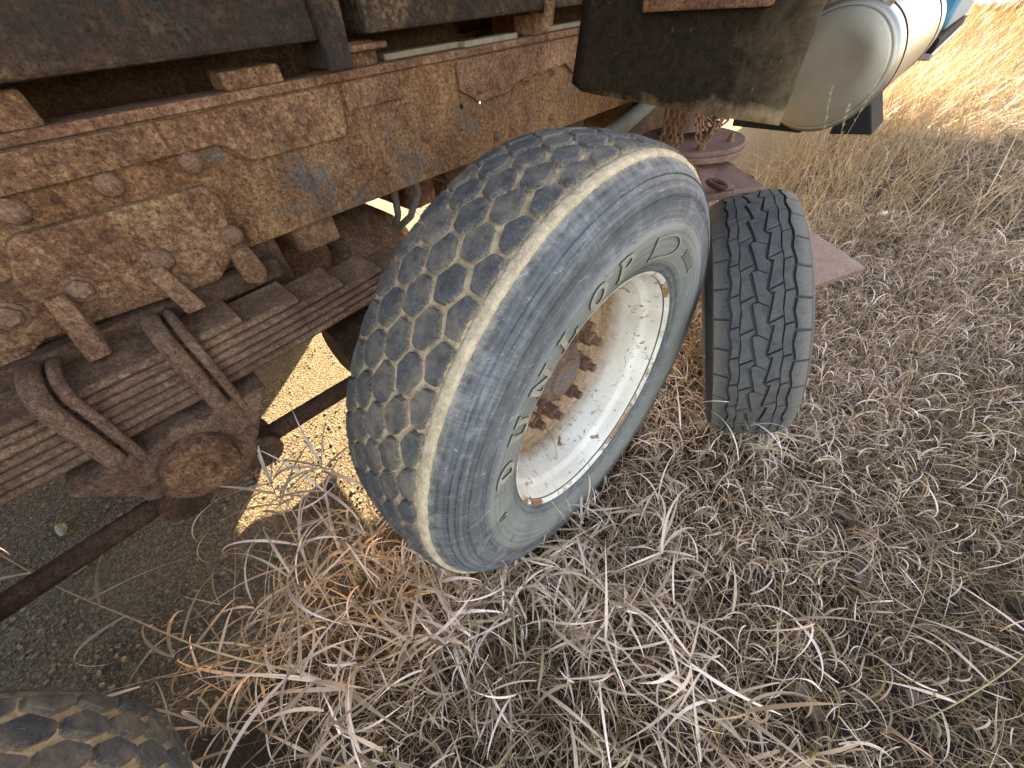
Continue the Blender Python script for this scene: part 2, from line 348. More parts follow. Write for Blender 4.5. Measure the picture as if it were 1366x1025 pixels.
MB().prism(pl, X0, X0+.013).build('doubler_plate', M['plate'], RAIL, bevel=.002)
SP = MB().prism(roundpoly([(-.285, .832), (.09, .806), (.15, .85), (.182, .95), (.171, .987), (-.126, .993), (-.145, .985), (-.175, .93), (-.285, .915)], .012), X0+.001, X0+.03).build('suspension_bracket', M['scale'], TR, bevel=.004)
MB().prism(roundpoly([(-.9, .80), (-.26, .80), (-.17, .845), (-.15, .885), (-.18, .93), (-.9, .95)], .01), X0+.0002, X0+.022).build('bracket_plate', M['scale'], SP, bevel=.004)
MB().box(-1.2, -1.075, -.55, .25, .72, .838).build('bracket_foot', M['dark_rust'], SP, bevel=.01)
mb = MB(); mb.box(-1.07, -1.02, -.5, .22, .765, .81); mb.build('bracket_ledge', M['dark_rust'], SP, bevel=.008)
for (ya, za, yb, zb) in ((.0, .875, .017, .80), (-.15, .885, -.16, .79)):
    MB().hull8([(-1.04, ya-.016, za), (-1.04, ya+.016, za), (-1.015, ya+.016, za+.012), (-1.015, ya-.016, za+.012)], [(-1.02, yb-.02, zb-.02), (-1.02, yb+.02, zb-.02), (-.955, yb+.02, zb), (-.955, yb-.02, zb)]).build('gusset_rib', M['plate'], SP, bevel=.006)
mb = MB(); mb.prism(roundpoly([(.135, .865), (.175, .865), (.185, .80), (.165, .775), (.13, .79)], .01), -1.045, -1.0).build('gusset_rib', M['scale'], SP, bevel=.006)
# bolts
def bolt_mesh(name, r, h, washer, sides=6):
    b = MB(); b.cyl((0, 0, 0), (.0045, 0, 0), washer, n=20); b.cyl((.0045, 0, 0), (h*.75, 0, 0), r, n=sides); b.cyl((h*.75, 0, 0), (h, 0, 0), r, r*.72, n=sides)
    return b.mesh(name, M['bolt'])
def rivet_mesh(name, r, h):
    b = MB(); b.lathe([(0, r), (h*.45, r*.97), (h*.8, r*.75), (h, r*.3), (h, .0005)], 18); return b.mesh(name, M['bolt'], True)
B1 = bolt_mesh('bolt', .019, .017, .025); B2 = bolt_mesh('bolt_small', .0105, .014, .014); RV = rivet_mesh('rivet', .022, .018); RV2 = rivet_mesh('rivet_small', .0095, .008)
for y, z in ((.033, 1.024), (.173, 1.026), (-.106, 1.022)): shared('rivet', RV, RAIL, (X0, y, z))
for y, z in ((-.114, .889), (-.218, .886)): shared('bolt', B1, SP, (X0+.03, y, z), (random.random(), 0, 0))
for y, z in ((.162, .886), (.024, .888)): shared('rivet', RV, SP, (X0+.03, y, z))
for y, z in ((.929, 1.042), (.968, 1.025), (1.059, 1.023)): shared('bolt', B2 if y < 1 else bolt_mesh('bolt_mid', .0135, .014, .018), RAIL, (X0+.013, y, z), (random.random(), 0, 0))
for y, z in ((1.191, 1.022), (1.336, 1.024)): shared('bolt', B1, RAIL, (X0, y, z), (random.random(), 0, 0), (1.3, .8, .8))
for y, z in ((.887, .947), (.748, .948), (1.041, .886), (1.188, .883), (1.33, .885)): shared('bolt', B2, RAIL, (X0, y, z), (random.random(), 0, 0), (1.1, 1, 1))
for y, z in ((.42, 1.05), (.36, 1.03), (.60, .9), (.47, .89)): shared('rivet', RV2, RAIL, (X0+(.014 if z > 1 and y < .52 else 0), y, z))
for y in (2.0, 2.6, 3.2): shared('rivet', RV, RAIL, (X0, y, 1.0))
# --- cross members, spacers on the rail, loose bits
for y in (-1.5, .12, 1.75, 3.9, 5.8): MB().box(-1.845, -1.15, y-.05, y+.05, .93, 1.085).build('cross_member', M['dark_rust'], TR, bevel=.008)
for y0, y1, z1, k in ((.57, .66, 1.165, 'scale'), (-.15, .015, 1.168, 'scale'), (.3, .42, 1.15, 'scale'), (1.24, 1.31, 1.17, 'plate'), (2.4, 2.55, 1.17, 'wood')):
    b = MB().box(-1.15, -1.066, y0, y1, 1.1185, z1).build('spacer_block', M[k], RAIL, bevel=.006)
MB().box(-1.2, -1.05, .575, .685, 1.148, 1.16).build('spacer_block', M['plate'], RAIL, bevel=.004)
# --- tipping body above
SILLS = []
for x0, x1 in ((-1.14, -1.02), (-1.98, -1.86)):
    for y0, y1 in ((-2.6, .505), (.62, 4.7)):
        SILLS.append(MB().box(x0, x1, y0, y1, 1.176, 1.42).build('body_sill', M['sill'], TR, bevel=.008))
MB().prism([(-2.70, 2.05), (-2.05, 1.4205), (-.99, 1.4205), (-.30, 2.05), (-.30, 2.65), (-2.70, 2.65)], -2.7, 4.8, 1).build('tipping_tub', M['sill'], TR, bevel=.02)  # unseen body; near side sloped to let sky light reach the spring
MB().box(-2.72, -2.45, -2.7, 4.8, 1.29, 2.049).build('sun_blocker', M['dark_rust'], TR, bevel=.01)  # unseen box added to block the low sun on the far side
for y in (-2.1, -1.2, -.3, .25, 1.05, 1.9, 2.7, 3.5): MB().box(-2.44, -1.0, y-.035, y+.035, 1.33, 1.4195).build('body_cross_beam', M['dark_rust'], TR)
br = MB(); br.hull8([(-1.13, .51, 1.128), (-1.03, .51, 1.128), (-1.03, .535, 1.128), (-1.13, .535, 1.128)], [(-1.13, .506, 1.42), (-1.0, .506, 1.42), (-1.0, .55, 1.42), (-1.13, .55, 1.42)])
br.hull8([(-1.03, .505, 1.125), (-1.012, .505, 1.125), (-1.012, .56, 1.125), (-1.03, .56, 1.125)], [(-1.0, .49, 1.42), (-.975, .49, 1.42), (-.975, .565, 1.42), (-1.0, .565, 1.42)])
BRK = br.build('body_bracket', M['sill'], TR, bevel=.004)
st = MB(); st.hull8([(-1.0, 1.20, 1.135), (-.99, 1.235, 1.145), (-.985, 1.235, 1.142), (-.995, 1.20, 1.132)], [(-1.0, 1.24, 1.28), (-1.0, 1.28, 1.28), (-.995, 1.28, 1.278), (-.995, 1.24, 1.278)])
st.build('bent_strip', M['scale'], SILLS[1])
mb = MB(); mb.box(-1.085, -1.058, 1.245, 1.255, 1.1195, 1.178); mb.box(-1.085, -1.058, 1.30, 1.31, 1.1195, 1.178); mb.box(-1.085, -1.058, 1.245, 1.31, 1.1785, 1.186); mb.build('hold_down_clip', M['scale'], RAIL, bevel=.002)
for y0, x0, x1, L in ((.70, -1.15, -1.1, .35), (.95, -1.13, -1.07, .22), (1.35, -1.14, -1.09, .5)): MB().box(x0, x1, y0, y0+L, 1.1195, 1.133).build('packing_strip', M['wood'], RAIL, bevel=.003)
MB().box(-1.95, -1.85, -2.4, 4.6, 1.1005, 1.1755).build('gap_blocker', M['dark_rust'], TR)  # added to block light coming through the gap above the far rail
MB().box(-1.62, -1.38, -1.9, 1.2, 1.09, 1.32).build('gap_filler', M['dark_rust'], TR, bevel=.01)  # this and the next box added to close the bright gap
MB().box(-1.62, -1.38, 1.6, 4.4, 1.09, 1.30).build('gap_filler', M['dark_rust'], TR, bevel=.01)
# --- leaf spring and saddle
YC = -.16
def leaf(i, half, name='leaf'):
    zt = .777-.0192*i; V = []; n = 24; y0, y1 = YC-half, YC+half
    b = MB(); prof = []
    for k in range(n+1):
        y = y0+(y1-y0)*k/n; d = (y-YC); zz = zt+.06*max(0, abs(d)-.1)**2*1.6
        prof.append((y, zz))
    V = []
    t = .0178
    for y, zz in prof: V += [(-1.018, y, zz), (-.906, y, zz), (-.9005, y, zz-.0035), (-.8975, y, zz-t*.5), (-.9005, y, zz-t+.0035), (-.906, y, zz-t), (-1.018, y, zz-t)]
    F = []
    for k in range(n):
        F += [(7*k+j, 7*k+(j+1) % 7, 7*k+7+(j+1) % 7, 7*k+7+j) for j in range(7)]
    F += [tuple(range(7)), tuple(range(7*n, 7*n+7))[::-1]]
    return b.add(V, F)
SPR = leaf(6, .80).build('leaf_spring', M['spring'], TR, at=(-.96, YC, .66))
for i, h in enumerate((.228, .35, .46, .57, .67, .76)): leaf(i, h).build('leaf', M['spring'], SPR)
mb = MB()
mb.hull8([(-1.03, YC-.19, .618), (-.868, YC-.19, .618), (-.868, YC+.19, .618), (-1.03, YC+.19, .618)], [(-1.03, YC-.08, .46), (-.875, YC-.08, .46), (-.875, YC+.08, .46), (-1.03, YC+.08, .46)])
mb.cyl((-1.08, YC, .53), (-.862, YC, .53), .105, n=32)
for s_ in (-1, 1): mb.cyl((-.89, YC+.1*s_, .63), (-.89, YC+.1*s_, .545), .034, .026, n=14); mb.cyl((-1.04, YC+.1*s_, .63), (-1.04, YC+.1*s_, .545), .034, .026, n=14)
SAD = mb.build('spring_saddle', M['spring'], TR, smooth=True, bevel=.008)
mb = MB(); mb.lathe([(-.862, .070), (-.830, .070), (-.822, .066), (-.818, .058), (-.817, .045), (-.822, .036), (-.820, .02), (-.811, .017), (-.809, .0005)], 40, (0, YC-.005, .545)); mb.build('trunnion_cap', M['scale'], SAD, smooth=30)
for yy in (-.257, -.063):
    for dx, r, k in ((0, .0175, 0), (.033, .010, 1)):
        y = yy+dx*1.0; p = [(-1.038, y, .60)]+[(-1.038, y, .74)]
        p += [(-.96-.078*math.cos(a)*1.0, y, .772+.03*math.sin(a)) for a in np.linspace(0, PI, 9)]
        p += [(-.882, y, .74), (-.878, y-.002, .66), (-.874, y-.004, .585 if not k else .6)]
        MB().tube(p, r, 10).build('u_bolt', M['spring'], SAD, smooth=60)
for yy in (-.257, -.063):
    for x in (-.873, -1.038): MB().cyl((x, yy-.004, .545), (x, yy-.004, .52), .024, n=6).build('u_bolt_nut', M['bolt'], SAD)
for s_ in (-1, 1):
    y1 = YC+s_*.68; mb = MB(); mb.tube([(-.92, YC+s_*.07, .45), (-.92, y1, .435)], .024, 12); mb.cyl((-.97, YC+s_*.09, .45), (-.87, YC+s_*.09, .45), .048, n=20); mb.cyl((-.97, y1, .435), (-.87, y1, .435), .045, n=20)
    mb.build('torque_rod', M['dark_rust'], TR, smooth=True)  # darker rust puts the shade under the truck into the colour
MB().box(-2.10, -1.98, YC-.8, YC+.8, .64, .78).build('leaf_spring', M['spring'], TR, bevel=.01)
MB().prism([(YC-.2, .64), (YC+.2, .64), (YC+.1, .42), (YC-.1, .42)], -2.12, -1.95).build('spring_saddle', M['spring'], TR, bevel=.01)
for s_ in (-1, 1): MB().cyl((-2.08, YC+s_*.07, .45), (-2.08, YC+s_*.68, .435), .024, n=12).build('torque_rod', M['spring'], TR, smooth=True)
MB().box(-2.6, -2.2, -.36, .02, .22, .66).build('shade_box', M['black'], TR, bevel=.01)  # unseen box added to block sun between the far wheels
MB().box(-2.3, -1.93, -.2, -.14, .6, .9).build('shade_box_bracket', M['black'], TR)  # holds the added sun-blocking box
MB().cyl((-2.35, -.45, .80), (-2.35, .25, .80), .12, n=24).build('shade_cylinder', M['black'], TR, smooth=True)  # unseen cylinder added to keep sun off the ground at left
MB().box(-2.4, -1.93, -.12, -.08, .86, .92).build('shade_cylinder_bracket', M['black'], TR)  # holds the added sun-blocking cylinder
# --- axles
YW = (.564, -.925); ZW = .526
for yw in YW:
    mb = MB(); mb.cyl((-2.5, yw, ZW), (-.5, yw, ZW), .068, n=24)
    AX = mb.build('axle', M['dark_rust'], TR, smooth=True)
    mb = MB(); mb.lathe([(-.36, .07), (-.34, .1), (-.2, .15), (-.12, .215), (.1, .215), (.18, .16), (.32, .105), (.36, .07)], 32, (-1.42, yw, ZW)); mb.cyl((-1.42, yw, ZW+.02), (-1.42, yw-.33, ZW+.06), .13, .075, n=20)
    mb.build('differential', M['plate'], AX, smooth=True)
    for x in (-.96, -2.04): MB().box(x-.07, x+.07, yw-.09, yw+.09, ZW+.04, ZW+.165).build('spring_seat', M['plate'], AX, bevel=.012)
    for x0, x1 in ((-.72, -.5), (-2.5, -2.28)):
        mb = MB(); mb.lathe([(x0, .05), (x0, .2), (x1, .205), (x1+.0, .05)], 36, (0, yw, ZW)); mb.build('brake_drum', M['dark_rust'], AX, smooth=True)
for x in (-1.86, -1.14): MB().cyl((x, .27, .41), (x, .50, .41), .085, n=24).build('brake_chamber', M['dark_rust'], TR, smooth=True)  # added cylinders; the far one is there to shade the gravel
MB().cyl((-1.42, .2, .6), (-1.42, -.55, .6), .045, n=16).build('drive_shaft', M['dark_rust'], TR, smooth=True)
mb = MB(); mb.lathe([(-.05, .0005), (-.05, .055), (-.04, .07), (.04, .07), (.05, .055), (.05, .0005)], 24, (-1.25, .34, .70)); mb.build('brake_chamber', M['plate'], TR, smooth=True)
HB = MB(); HB.box(-1.32, -1.1, .30, .42, .76, .845); HB.build('hanger_bracket', M['plate'], TR, bevel=.01)
for k, p in enumerate(([(-1.2, .68, .86), (-1.21, .685, .78), (-1.25, .70, .70), (-1.3, .69, .62)], [(-1.16, .74, .86), (-1.18, .755, .77), (-1.22, .73, .69), (-1.3, .70, .63)])):
    MB().tube(p, .012, 8).build('air_hose', M['hose'], TR, smooth=60)
mb = MB(); mb.tube([(-1.16, 1.9, .70), (-1.18, 2.1, .715), (-1.2, 2.35, .75), (-1.2, 2.7, .84)], .038, 12, lambda t: 1+.12*math.sin(t*23)); mb.build('wrapped_hose', M['hose'], TR, smooth=60)
mb = MB(); mb.hull8([(-1.3, 1.0, .70), (-1.2, 1.0, .70), (-1.2, 1.06, .70), (-1.3, 1.06, .70)], [(-1.3, .95, .845), (-1.16, .95, .845), (-1.16, 1.12, .845), (-1.3, 1.12, .845)]); mb.build('hanger_bracket', M['plate'], TR, bevel=.01)
mb = MB(); mb.lathe([(-.06, .0005), (-.06, .05), (.06, .05), (.06, .0005)], 20, (-1.22, .92, .80)); mb.build('brake_chamber', M['dark_rust'], TR, smooth=True)

MB().box(-1.80, -1.22, .74, .86, .70, .839).build('gap_screen', M['plate'], TR, bevel=.015)  # added block that hides the bright ground behind the axle
MB().cyl((-1.45, 1.0, .68), (-1.45, 2.4, .72), .06, n=18).build('drive_shaft', M['dark_rust'], TR, smooth=True)  # shaft, gearbox and cross member added to fill bright gaps behind
mb = MB(); mb.box(-1.68, -1.24, 2.2, 3.6, .5, .9); mb.build('gearbox', M['dark_rust'], TR, bevel=.04)
MB().box(-1.9, -1.1, 1.5, 1.6, .6, .838).build('cross_member', M['dark_rust'], TR, bevel=.01)
# --- wheels
XL = -.298                       # plane of the rim lip
fn = vnoise(9)
side = [(-.004, .296), (.006, .302), (.012, .312), (.016, .322), (.0175, .3225), (.024, .335), (.030, .358), (.0335, .385), (.0345, .405), (.0325, .4065), (.0325, .43), (.029, .447), (.0305, .449), (.024, .466), (.0145, .480), (.0155, .482), (.004, .493), (-.006, .500), (-.018, .506)]
XM = -.127
def crown(x): t = (x-XM)/.109; return .529-.009*t*t-.004*t**4
trd = [(x, crown(x)-.011) for x in np.linspace(-.022, 2*XM+.022, 50)]
prof_t = side+trd+[(2*XM-x, r) for x, r in side[::-1]]
def tj(a, j, x, r):
    if len(side) <= j < len(side)+50:
        p = (x*1, r*math.cos(a), r*math.sin(a)); return (0, .001+.003*fn(p, 90)+.004*fn(p, 330)+.003*fn(p, 760))
    return (0, 0)
tm = MB(); tm.lathe(prof_t, 640, jit=tj); TYRE = tm.mesh('tyre', M['side'], 60)
TYRE.materials.append(M['mud'])
for p in TYRE.polygons:
    c = p.center
    if c.x < -.021 and c.x > 2*XM+.021 and math.hypot(c.y, c.z) > .49: p.material_index = 1
mr = MB()
def rj(a, j, x, r):
    p = (x, r*math.cos(a), r*math.sin(a)); return (.0016*fn(p, 90)+.0016*fn(p, 500), .0009*fn(p, 90)+.0013*fn(p, 420))
ring = [(-.012, .496), (-.0095, .502), (-.0100, .5075), (-.0125, .5095), (-.017, .5108), (-.022, .5120), (-.026, .5118), (-.029, .509), (-.029, .502), (-.02, .497)]
mr.lathe(ring, 640, closed=True, jit=rj); RIDGE = mr.mesh('mud_ridge', M['mud_pale'], 80)
NB = 48; ROWP = .0432; rows = [-.0405-ROWP*i for i in range(5)]
def block_mesh(row, var):
    x0 = rows[row]; da = 2*PI/NB; r_ = random.Random(row*10+var)
    hx, ha = ROWP*.57, da*.5; gap = .0031
    hexp = [(hx*1.03, .1*ha), (hx*.36, ha), (-hx*.42, ha*.96), (-hx*1.03, -.1*ha), (-hx*.36, -ha), (hx*.42, -ha*.96)]
    if row == 0: hexp[0] = (hx*.55, 0.)
    if row == 4: hexp[3] = (-hx*.55, 0.)
    pts = []
    for px, pa in hexp:
        d = math.hypot(px, pa*.52); k = (d-gap*1.25)/d; pts.append((px*k+r_.uniform(-.0013, .0013), pa*k+r_.uniform(-.0013, .0013)/.52))
    poly = roundpoly(pts, .005, 2); poly = [(px+r_.uniform(-.0009, .0009), pa+r_.uniform(-.0009, .0009)/.52) for px, pa in poly]
    n = len(poly); V = []; F = []
    for lev, (dr, sc) in enumerate(((-.016, 1.05), (-.0018, 1.0), (0., .965))):
        for px, pa in poly:
            x = x0+px*sc; a = pa*sc; R = crown(x)+dr+(.0002*r_.uniform(-1, 1) if lev == 2 else 0); V.append((x, R*math.cos(a), R*math.sin(a)))
    R = crown(x0)+.0004; V.append((x0, R, 0))
    for l in range(2): F += [(l*n+i, l*n+(i+1) % n, (l+1)*n+(i+1) % n, (l+1)*n+i) for i in range(n)]
    F += [(2*n+i, 2*n+(i+1) % n, 3*n) for i in range(n)]
    return MB().add(V, F).mesh('tread_block', M['tread'], 30)
BLK = [[block_mesh(r, v) for v in range(3)] for r in range(5)]
# rim
rp = [(.0, .2965), (.007, .301), (.0085, .306), (.005, .3105), (-.004, .311), (-.0045, .3085), (.002, .307), (.0035, .3035), (-.001, .298), (-.012, .2915), (-.034, .287), (-.04, .2845), (-.048, .275), (-.055, .2725), (-.12, .266), (-.145, .262), (-.152, .256), (-.155, .247), (-.149, .238), (-.144, .22), (-.146, .19), (-.157, .165), (-.161, .155), (-.161, .0005)]
rm = MB(); rm.lathe(rp, 128); rm.lathe([(-.152, .258), (-.2, .262), (-.235, .29), (-.252, .305)], 96); RIMM = rm.mesh('rim', M['rim'], 45)
hb = MB(); hb.lathe([(-.161, .105), (-.142, .105), (-.138, .10), (-.138, .088), (-.112, .078), (-.106, .07), (-.106, .055), (-.098, .05), (-.097, .0005)], 40)
HUBM = hb.mesh('hub', M['hub'], 35)
nu = MB(); nu.cyl((-.162, 0, 0), (-.152, 0, 0), .0265, n=18); nu.cyl((-.1515, 0, 0), (-.115, 0, 0), .0205, n=6); nu.cyl((-.1148, 0, 0), (-.093, 0, 0), .012, n=10); NUT = nu.mesh('wheel_nut', M['bolt'])
hn = MB(); hn.cyl((-.139, 0, 0), (-.122, 0, 0), .0095, n=6); hn.cyl((-.1218, 0, 0), (-.115, 0, 0), .005, n=8); HNUT = hn.mesh('hub_nut', M['bolt'])
# lettering (polygons in a unit box, drawn on the sidewall)
def ringpoly(cx, cy, rx, ry, t, a0, a1, n=14, ty=None):
    ty = t if ty is None else ty; A = np.linspace(a0, a1, n); return [[(cx+rx*math.cos(a), cy+ry*math.sin(a)), (cx+rx*math.cos(b), cy+ry*math.sin(b)), (cx+(rx-t)*math.cos(b), cy+(ry-ty)*math.sin(b)), (cx+(rx-t)*math.cos(a), cy+(ry-ty)*math.sin(a))] for a, b in zip(A[:-1], A[1:])]
R4 = lambda x0, x1, y0, y1: [[(x0, y0), (x1, y0), (x1, y1), (x0, y1)]]
serif = lambda x, y: R4(x-.17, x+.17, y-.07, y+.07)
LET = {
 'D': R4(.1, .3, 0, 1)+serif(.17, .07)+serif(.17, .93)+ringpoly(.3, .5, .5, .5, .2, -PI/2, PI/2, ty=.16),
 'U': R4(.1, .3, .32, 1)+R4(.62, .8, .32, 1)+serif(.2, .93)+serif(.71, .93)+ringpoly(.45, .34, .35, .34, .19, PI, 2*PI, ty=.16),
 'N': R4(.08, .25, 0, 1)+R4(.68, .85, 0, 1)+serif(.16, .07)+serif(.77, .93)+[[(.08, 1), (.28, 1), (.85, 0), (.65, 0)]],
 'L': R4(.15, .35, 0, 1)+serif(.25, .93)+R4(.05, .85, 0, .16)+R4(.7, .85, 0, .34),
 'O': ringpoly(.46, .5, .4, .5, .2, 0, 2*PI, 25, ty=.17),
 'P': R4(.12, .32, 0, 1)+serif(.22, .07)+serif(.2, .93)+ringpoly(.32, .7, .46, .3, .19, -PI/2, PI/2, ty=.13)}
def sidex(r):
    for (xa, ra), (xb, rb) in zip(side[:-1], side[1:]):
        if ra <= r <= rb: return xa+(xb-xa)*(r-ra)/(rb-ra+1e-9)
    return .03
M['letter_edge'] = simple('letter_edge', (.03, .03, .032), .8)
def letter_mesh(mb, name):
    me = mb.mesh(name, M['letter']); me.materials.append(M['letter_edge'])
    for q_ in me.polygons:
        if abs(q_.normal.x) < .6: q_.material_index = 1
    return me
def sidewall_poly(mb, quads, ang, r0, w, h, lift=.0032):
    """2-D quads laid on the outer sidewall; text runs clockwise, tops outward"""
    for q in quads:
        sub = []
        for e in range(4):
            a, b = q[e], q[(e+1) % 4]; k = 3
            sub += [(a[0]+(b[0]-a[0])*t/k, a[1]+(b[1]-a[1])*t/k) for t in range(k)]
        def W(p, up):
            r = r0+p[1]*h; a = math.radians(ang)-(p[0]-.45)*w/(r0+h*.5); return (sidex(r)+up, r*math.cos(a), r*math.sin(a))
        n = len(sub); mb.add([W(p, lift) for p in sub]+[W(p, -.003) for p in sub], [tuple(range(n))]+[(i, (i+1) % n, n+(i+1) % n, n+i) for i in range(n)])
LETM = []
for ch, ang in zip('DUNLOP', (159.8, 146, 133.2, 120.2, 107.5, 94.8)):
    mb = MB(); sidewall_poly(mb, LET[ch], ang, .347, .062, .046); LETM.append(letter_mesh(mb, 'letter'))
mb = MB(); sidewall_poly(mb, ringpoly(.3, .5, .75, .5, .05, -PI/2, PI/2, 12, ty=.07)+R4(-.55, .3, 0, .07)+R4(-.55, .3, .93, 1)+R4(-.6, -.55, 0, 1), 68, .340, .075, .046); LOGO = letter_mesh(mb, 'emblem')
mb = MB(); sidewall_poly(mb, ringpoly(.45, .5, .4, .5, .14, 0, 2*PI, 17)+R4(.7, .86, 0, .5), 181.5, .362, .018, .02); MARK = letter_mesh(mb, 'emblem')
mb = MB(); sidewall_poly(mb, sum([R4(.0+i*.22, .1+i*.22, .1*(i % 2), .9) for i in range(9)], []), 48, .352, .05, .022); MARK2 = letter_mesh(mb, 'emblem')

def wheel(yw, near=True, blocks=range(NB), letters=True, roll=0.):
    if near: loc = (XL, yw, ZW); flip = (roll, 0, 0)
    else: loc = (-3.0-XL, yw, ZW); flip = (0, 0, PI)
    T = shared('tyre', TYRE, TR, loc, flip)
    shared('mud_ridge', RIDGE, T, loc).rotation_euler = (0, 0, 0)
    for r in range(5):
        for i in blocks:
            o = shared('tread_block', BLK[r][random.randrange(3)], T, loc); o.rotation_euler = (2*PI*(i+(.5 if r % 2 else 0)+.22)/NB, 0, 0)
    Rm = shared('rim', RIMM, TR, loc, flip)
    shared('hub', HUBM, Rm, loc)
    for i in range(10):
        a = 2*PI*(i+.3)/10; o = shared('wheel_nut', NUT, Rm, loc); o.location = (0, .1425*math.cos(a), .1425*math.sin(a)); o.rotation_euler = (random.random(), 0, 0)
    for i in range(8):
        a = 2*PI*i/8; o = shared('hub_nut', HNUT, Rm, loc); o.location = (0, .096*math.cos(a), .096*math.sin(a))
    if letters:
        for m in LETM: shared('letter', m, T, loc)
        for m in (LOGO, MARK, MARK2): shared('emblem', m, T, loc)
    return T
wheel(YW[0])
wheel(YW[1], blocks=list(range(0, 15))+list(range(40, NB)), letters=False)
for yw in YW: wheel(yw, near=False, blocks=[], letters=False)

# --- mud flap in front of the wheel
fp = [(-.955, 1.34), (-.955, .99), (-.945, .975), (-.90, .965), (-.78, .957), (-.62, .948), (-.45, .94), (-.318, .935), (-.300, 1.34)]
mb = MB(); V = []; F = []; nx, nz = 16, 14
for iz in range(nz+1):
    for ix in range(nx+1):
        u = ix/nx; v = iz/nz; x = -.955+.655*u; zb = .975-.04*u+(.02*(1-min(1, u/.08))**2); z = 1.34+(zb-1.34)*v
        V.append((x+.01*v*(u-.5), 1.335+.012*math.sin(u*5+1)*v-.03*v*v+.01*math.sin(v*4+u*3), z))
for iz in range(nz):
    for ix in range(nx): F.append((iz*(nx+1)+ix, iz*(nx+1)+ix+1, (iz+1)*(nx+1)+ix+1, (iz+1)*(nx+1)+ix))
FL = mb.add(V, F).build('mud_flap', M['flap'], TR, smooth=60)
s_ = FL.modifiers.new('thick', 'SOLIDIFY'); s_.thickness = .009
mb = MB(); mb.box(-.72, -.40, 1.285, 1.322, 1.158, 1.19); mb.build('flap_bar', M['plate'], FL, bevel=.005)
MB().box(-1.07, -.3, 1.345, 1.385, 1.26, 1.312).build('flap_hanger', M['dark_rust'], FL, bevel=.005)
MB().box(-2.70, -2.05, 1.33, 1.345, .95, 1.309).build('mud_flap', M['flap'], TR)  # unseen far flap, added to block sun ahead of the wheel
# --- fuel tank
TX, TZ, TRD = -.587, .793, .293
tk = MB(); tk.lathe([(-.006, .0005), (-.010, .15), (-.010, .252), (-.006, .262), (.004, .266), (.004, .276), (.010, .286), (.022, TRD), (.2, TRD), (1.6, TRD), (1.78, TRD), (1.8, .28), (1.81, .0005)], 72)
tk.v = [(TX+p[1], 3.2+p[0], TZ+p[2]) for p in tk.v]
TK = tk.build('fuel_tank', M['alu'], TR, smooth=35)
for y in (3.42, 4.72):
    b = MB(); b.lathe([(-.028, TRD+.001), (-.028, TRD+.006), (.028, TRD+.006), (.028, TRD+.001)], 72, closed=True); b.v = [(TX+p[1], y+p[0], TZ+p[2]) for p in b.v]; b.build('tank_strap', M['strap'], TK, smooth=35)
    b = MB(); b.lathe([(-.034, TRD+.0005), (-.034, TRD+.0035), (.034, TRD+.0035), (.034, TRD+.0005)], 72, closed=True); b.v = [(TX+p[1], y+p[0], TZ+p[2]) for p in b.v]; b.build('strap_liner', M['black'], TK, smooth=35)
mb = MB(); mb.cyl((TX+.10, 3.30, TZ+.25), (TX+.115, 3.30, TZ+.30), .045, n=24); mb.cyl((TX+.114, 3.30, TZ+.296), (TX+.124, 3.30, TZ+.325), .055, .05, n=12); mb.build('filler_cap', M['alu'], TK, smooth=30)
for y in (3.42, 4.72):
    mb = MB(); mb.box(-1.06, -.62, y-.05, y+.05, .455, .53); mb.build('tank_bracket', M['black'], TK, bevel=.01)
mb = MB(); mb.hull8([(-.50, 3.62, .41), (-.27, 3.62, .43), (-.27, 3.98, .43), (-.50, 3.98, .41)], [(-.50, 3.62, .53), (-.36, 3.62, .60), (-.36, 3.98, .60), (-.50, 3.98, .53)]); mb.build('step_bracket', M['black'], TK, bevel=.01)
for y in (3.42, 4.72): MB().box(-1.065, -.87, y-.03, y+.03, .70, .95).build('tank_bracket', M['black'], TK, bevel=.008)
# --- blue cab
cp = roundpoly([(5.25, .78), (7.25, .74), (7.35, 1.5), (7.0, 1.75), (6.75, 2.6), (5.3, 2.65)], .08)
CAB = MB().prism(cp, -2.72, -.285).build('cab', M['blue'], TR, bevel=.03)
MB().box(-.42, -.279, 5.22, 7.28, .655, .742).build('side_trim', M['black'], CAB, bevel=.01)
MB().box(-.40, -.270, 5.2, 7.26, .61, .654).build('side_step', M['strap'], CAB, bevel=.01)
MB().box(-.284, -.279, 5.6, 6.6, 1.75, 2.4).build('side_window', M['glass'], CAB)
MB().box(-1.9, -1.1, 5.1, 7.0, .7, .839).build('engine_sump', M['dark_rust'], TR, bevel=.03)
# --- scraper carried under the frame
mb = MB(); zc = .655
mb.hull8([(-.70, 1.86, zc+.02), (-.612, 1.975, zc), (-.362, 1.728, zc), (-.502, 1.525, zc)], [(-.70, 1.86, zc-.006), (-.612, 1.975, zc-.026), (-.362, 1.728, zc-.026), (-.502, 1.525, zc-.026)])
SCR = mb.build('scraper_mount', M['smooth_rust'], TR, bevel=.003)
mb = MB(); mb.hull8([(-.31, 2.40, .31), (.062, 2.12, .285), (-.078, 1.79, .295), (-.46, 2.0, .33)], [(-.31, 2.40, .285), (.062, 2.12, .26), (-.078, 1.79, .27), (-.46, 2.0, .305)]); mb.build('scraper_blade', M['smooth_rust'], SCR, bevel=.003)
mb = MB(); mb.hull8([(-.48, 2.02, .315), (-.36, 2.22, .315), (-.30, 2.2, .315), (-.42, 1.98, .315)], [(-.56, 1.86, .64), (-.50, 1.9, .64), (-.44, 1.86, .64), (-.50, 1.80, .64)]); mb.build('blade_arm', M['dark_rust'], SCR, bevel=.006)
A = np.linspace(-1.75, .75, 15)
fl = [(-.76+.225*math.cos(a), 1.93+.225*math.sin(a)) for a in np.linspace(0, 2*PI, 40, endpoint=False)]
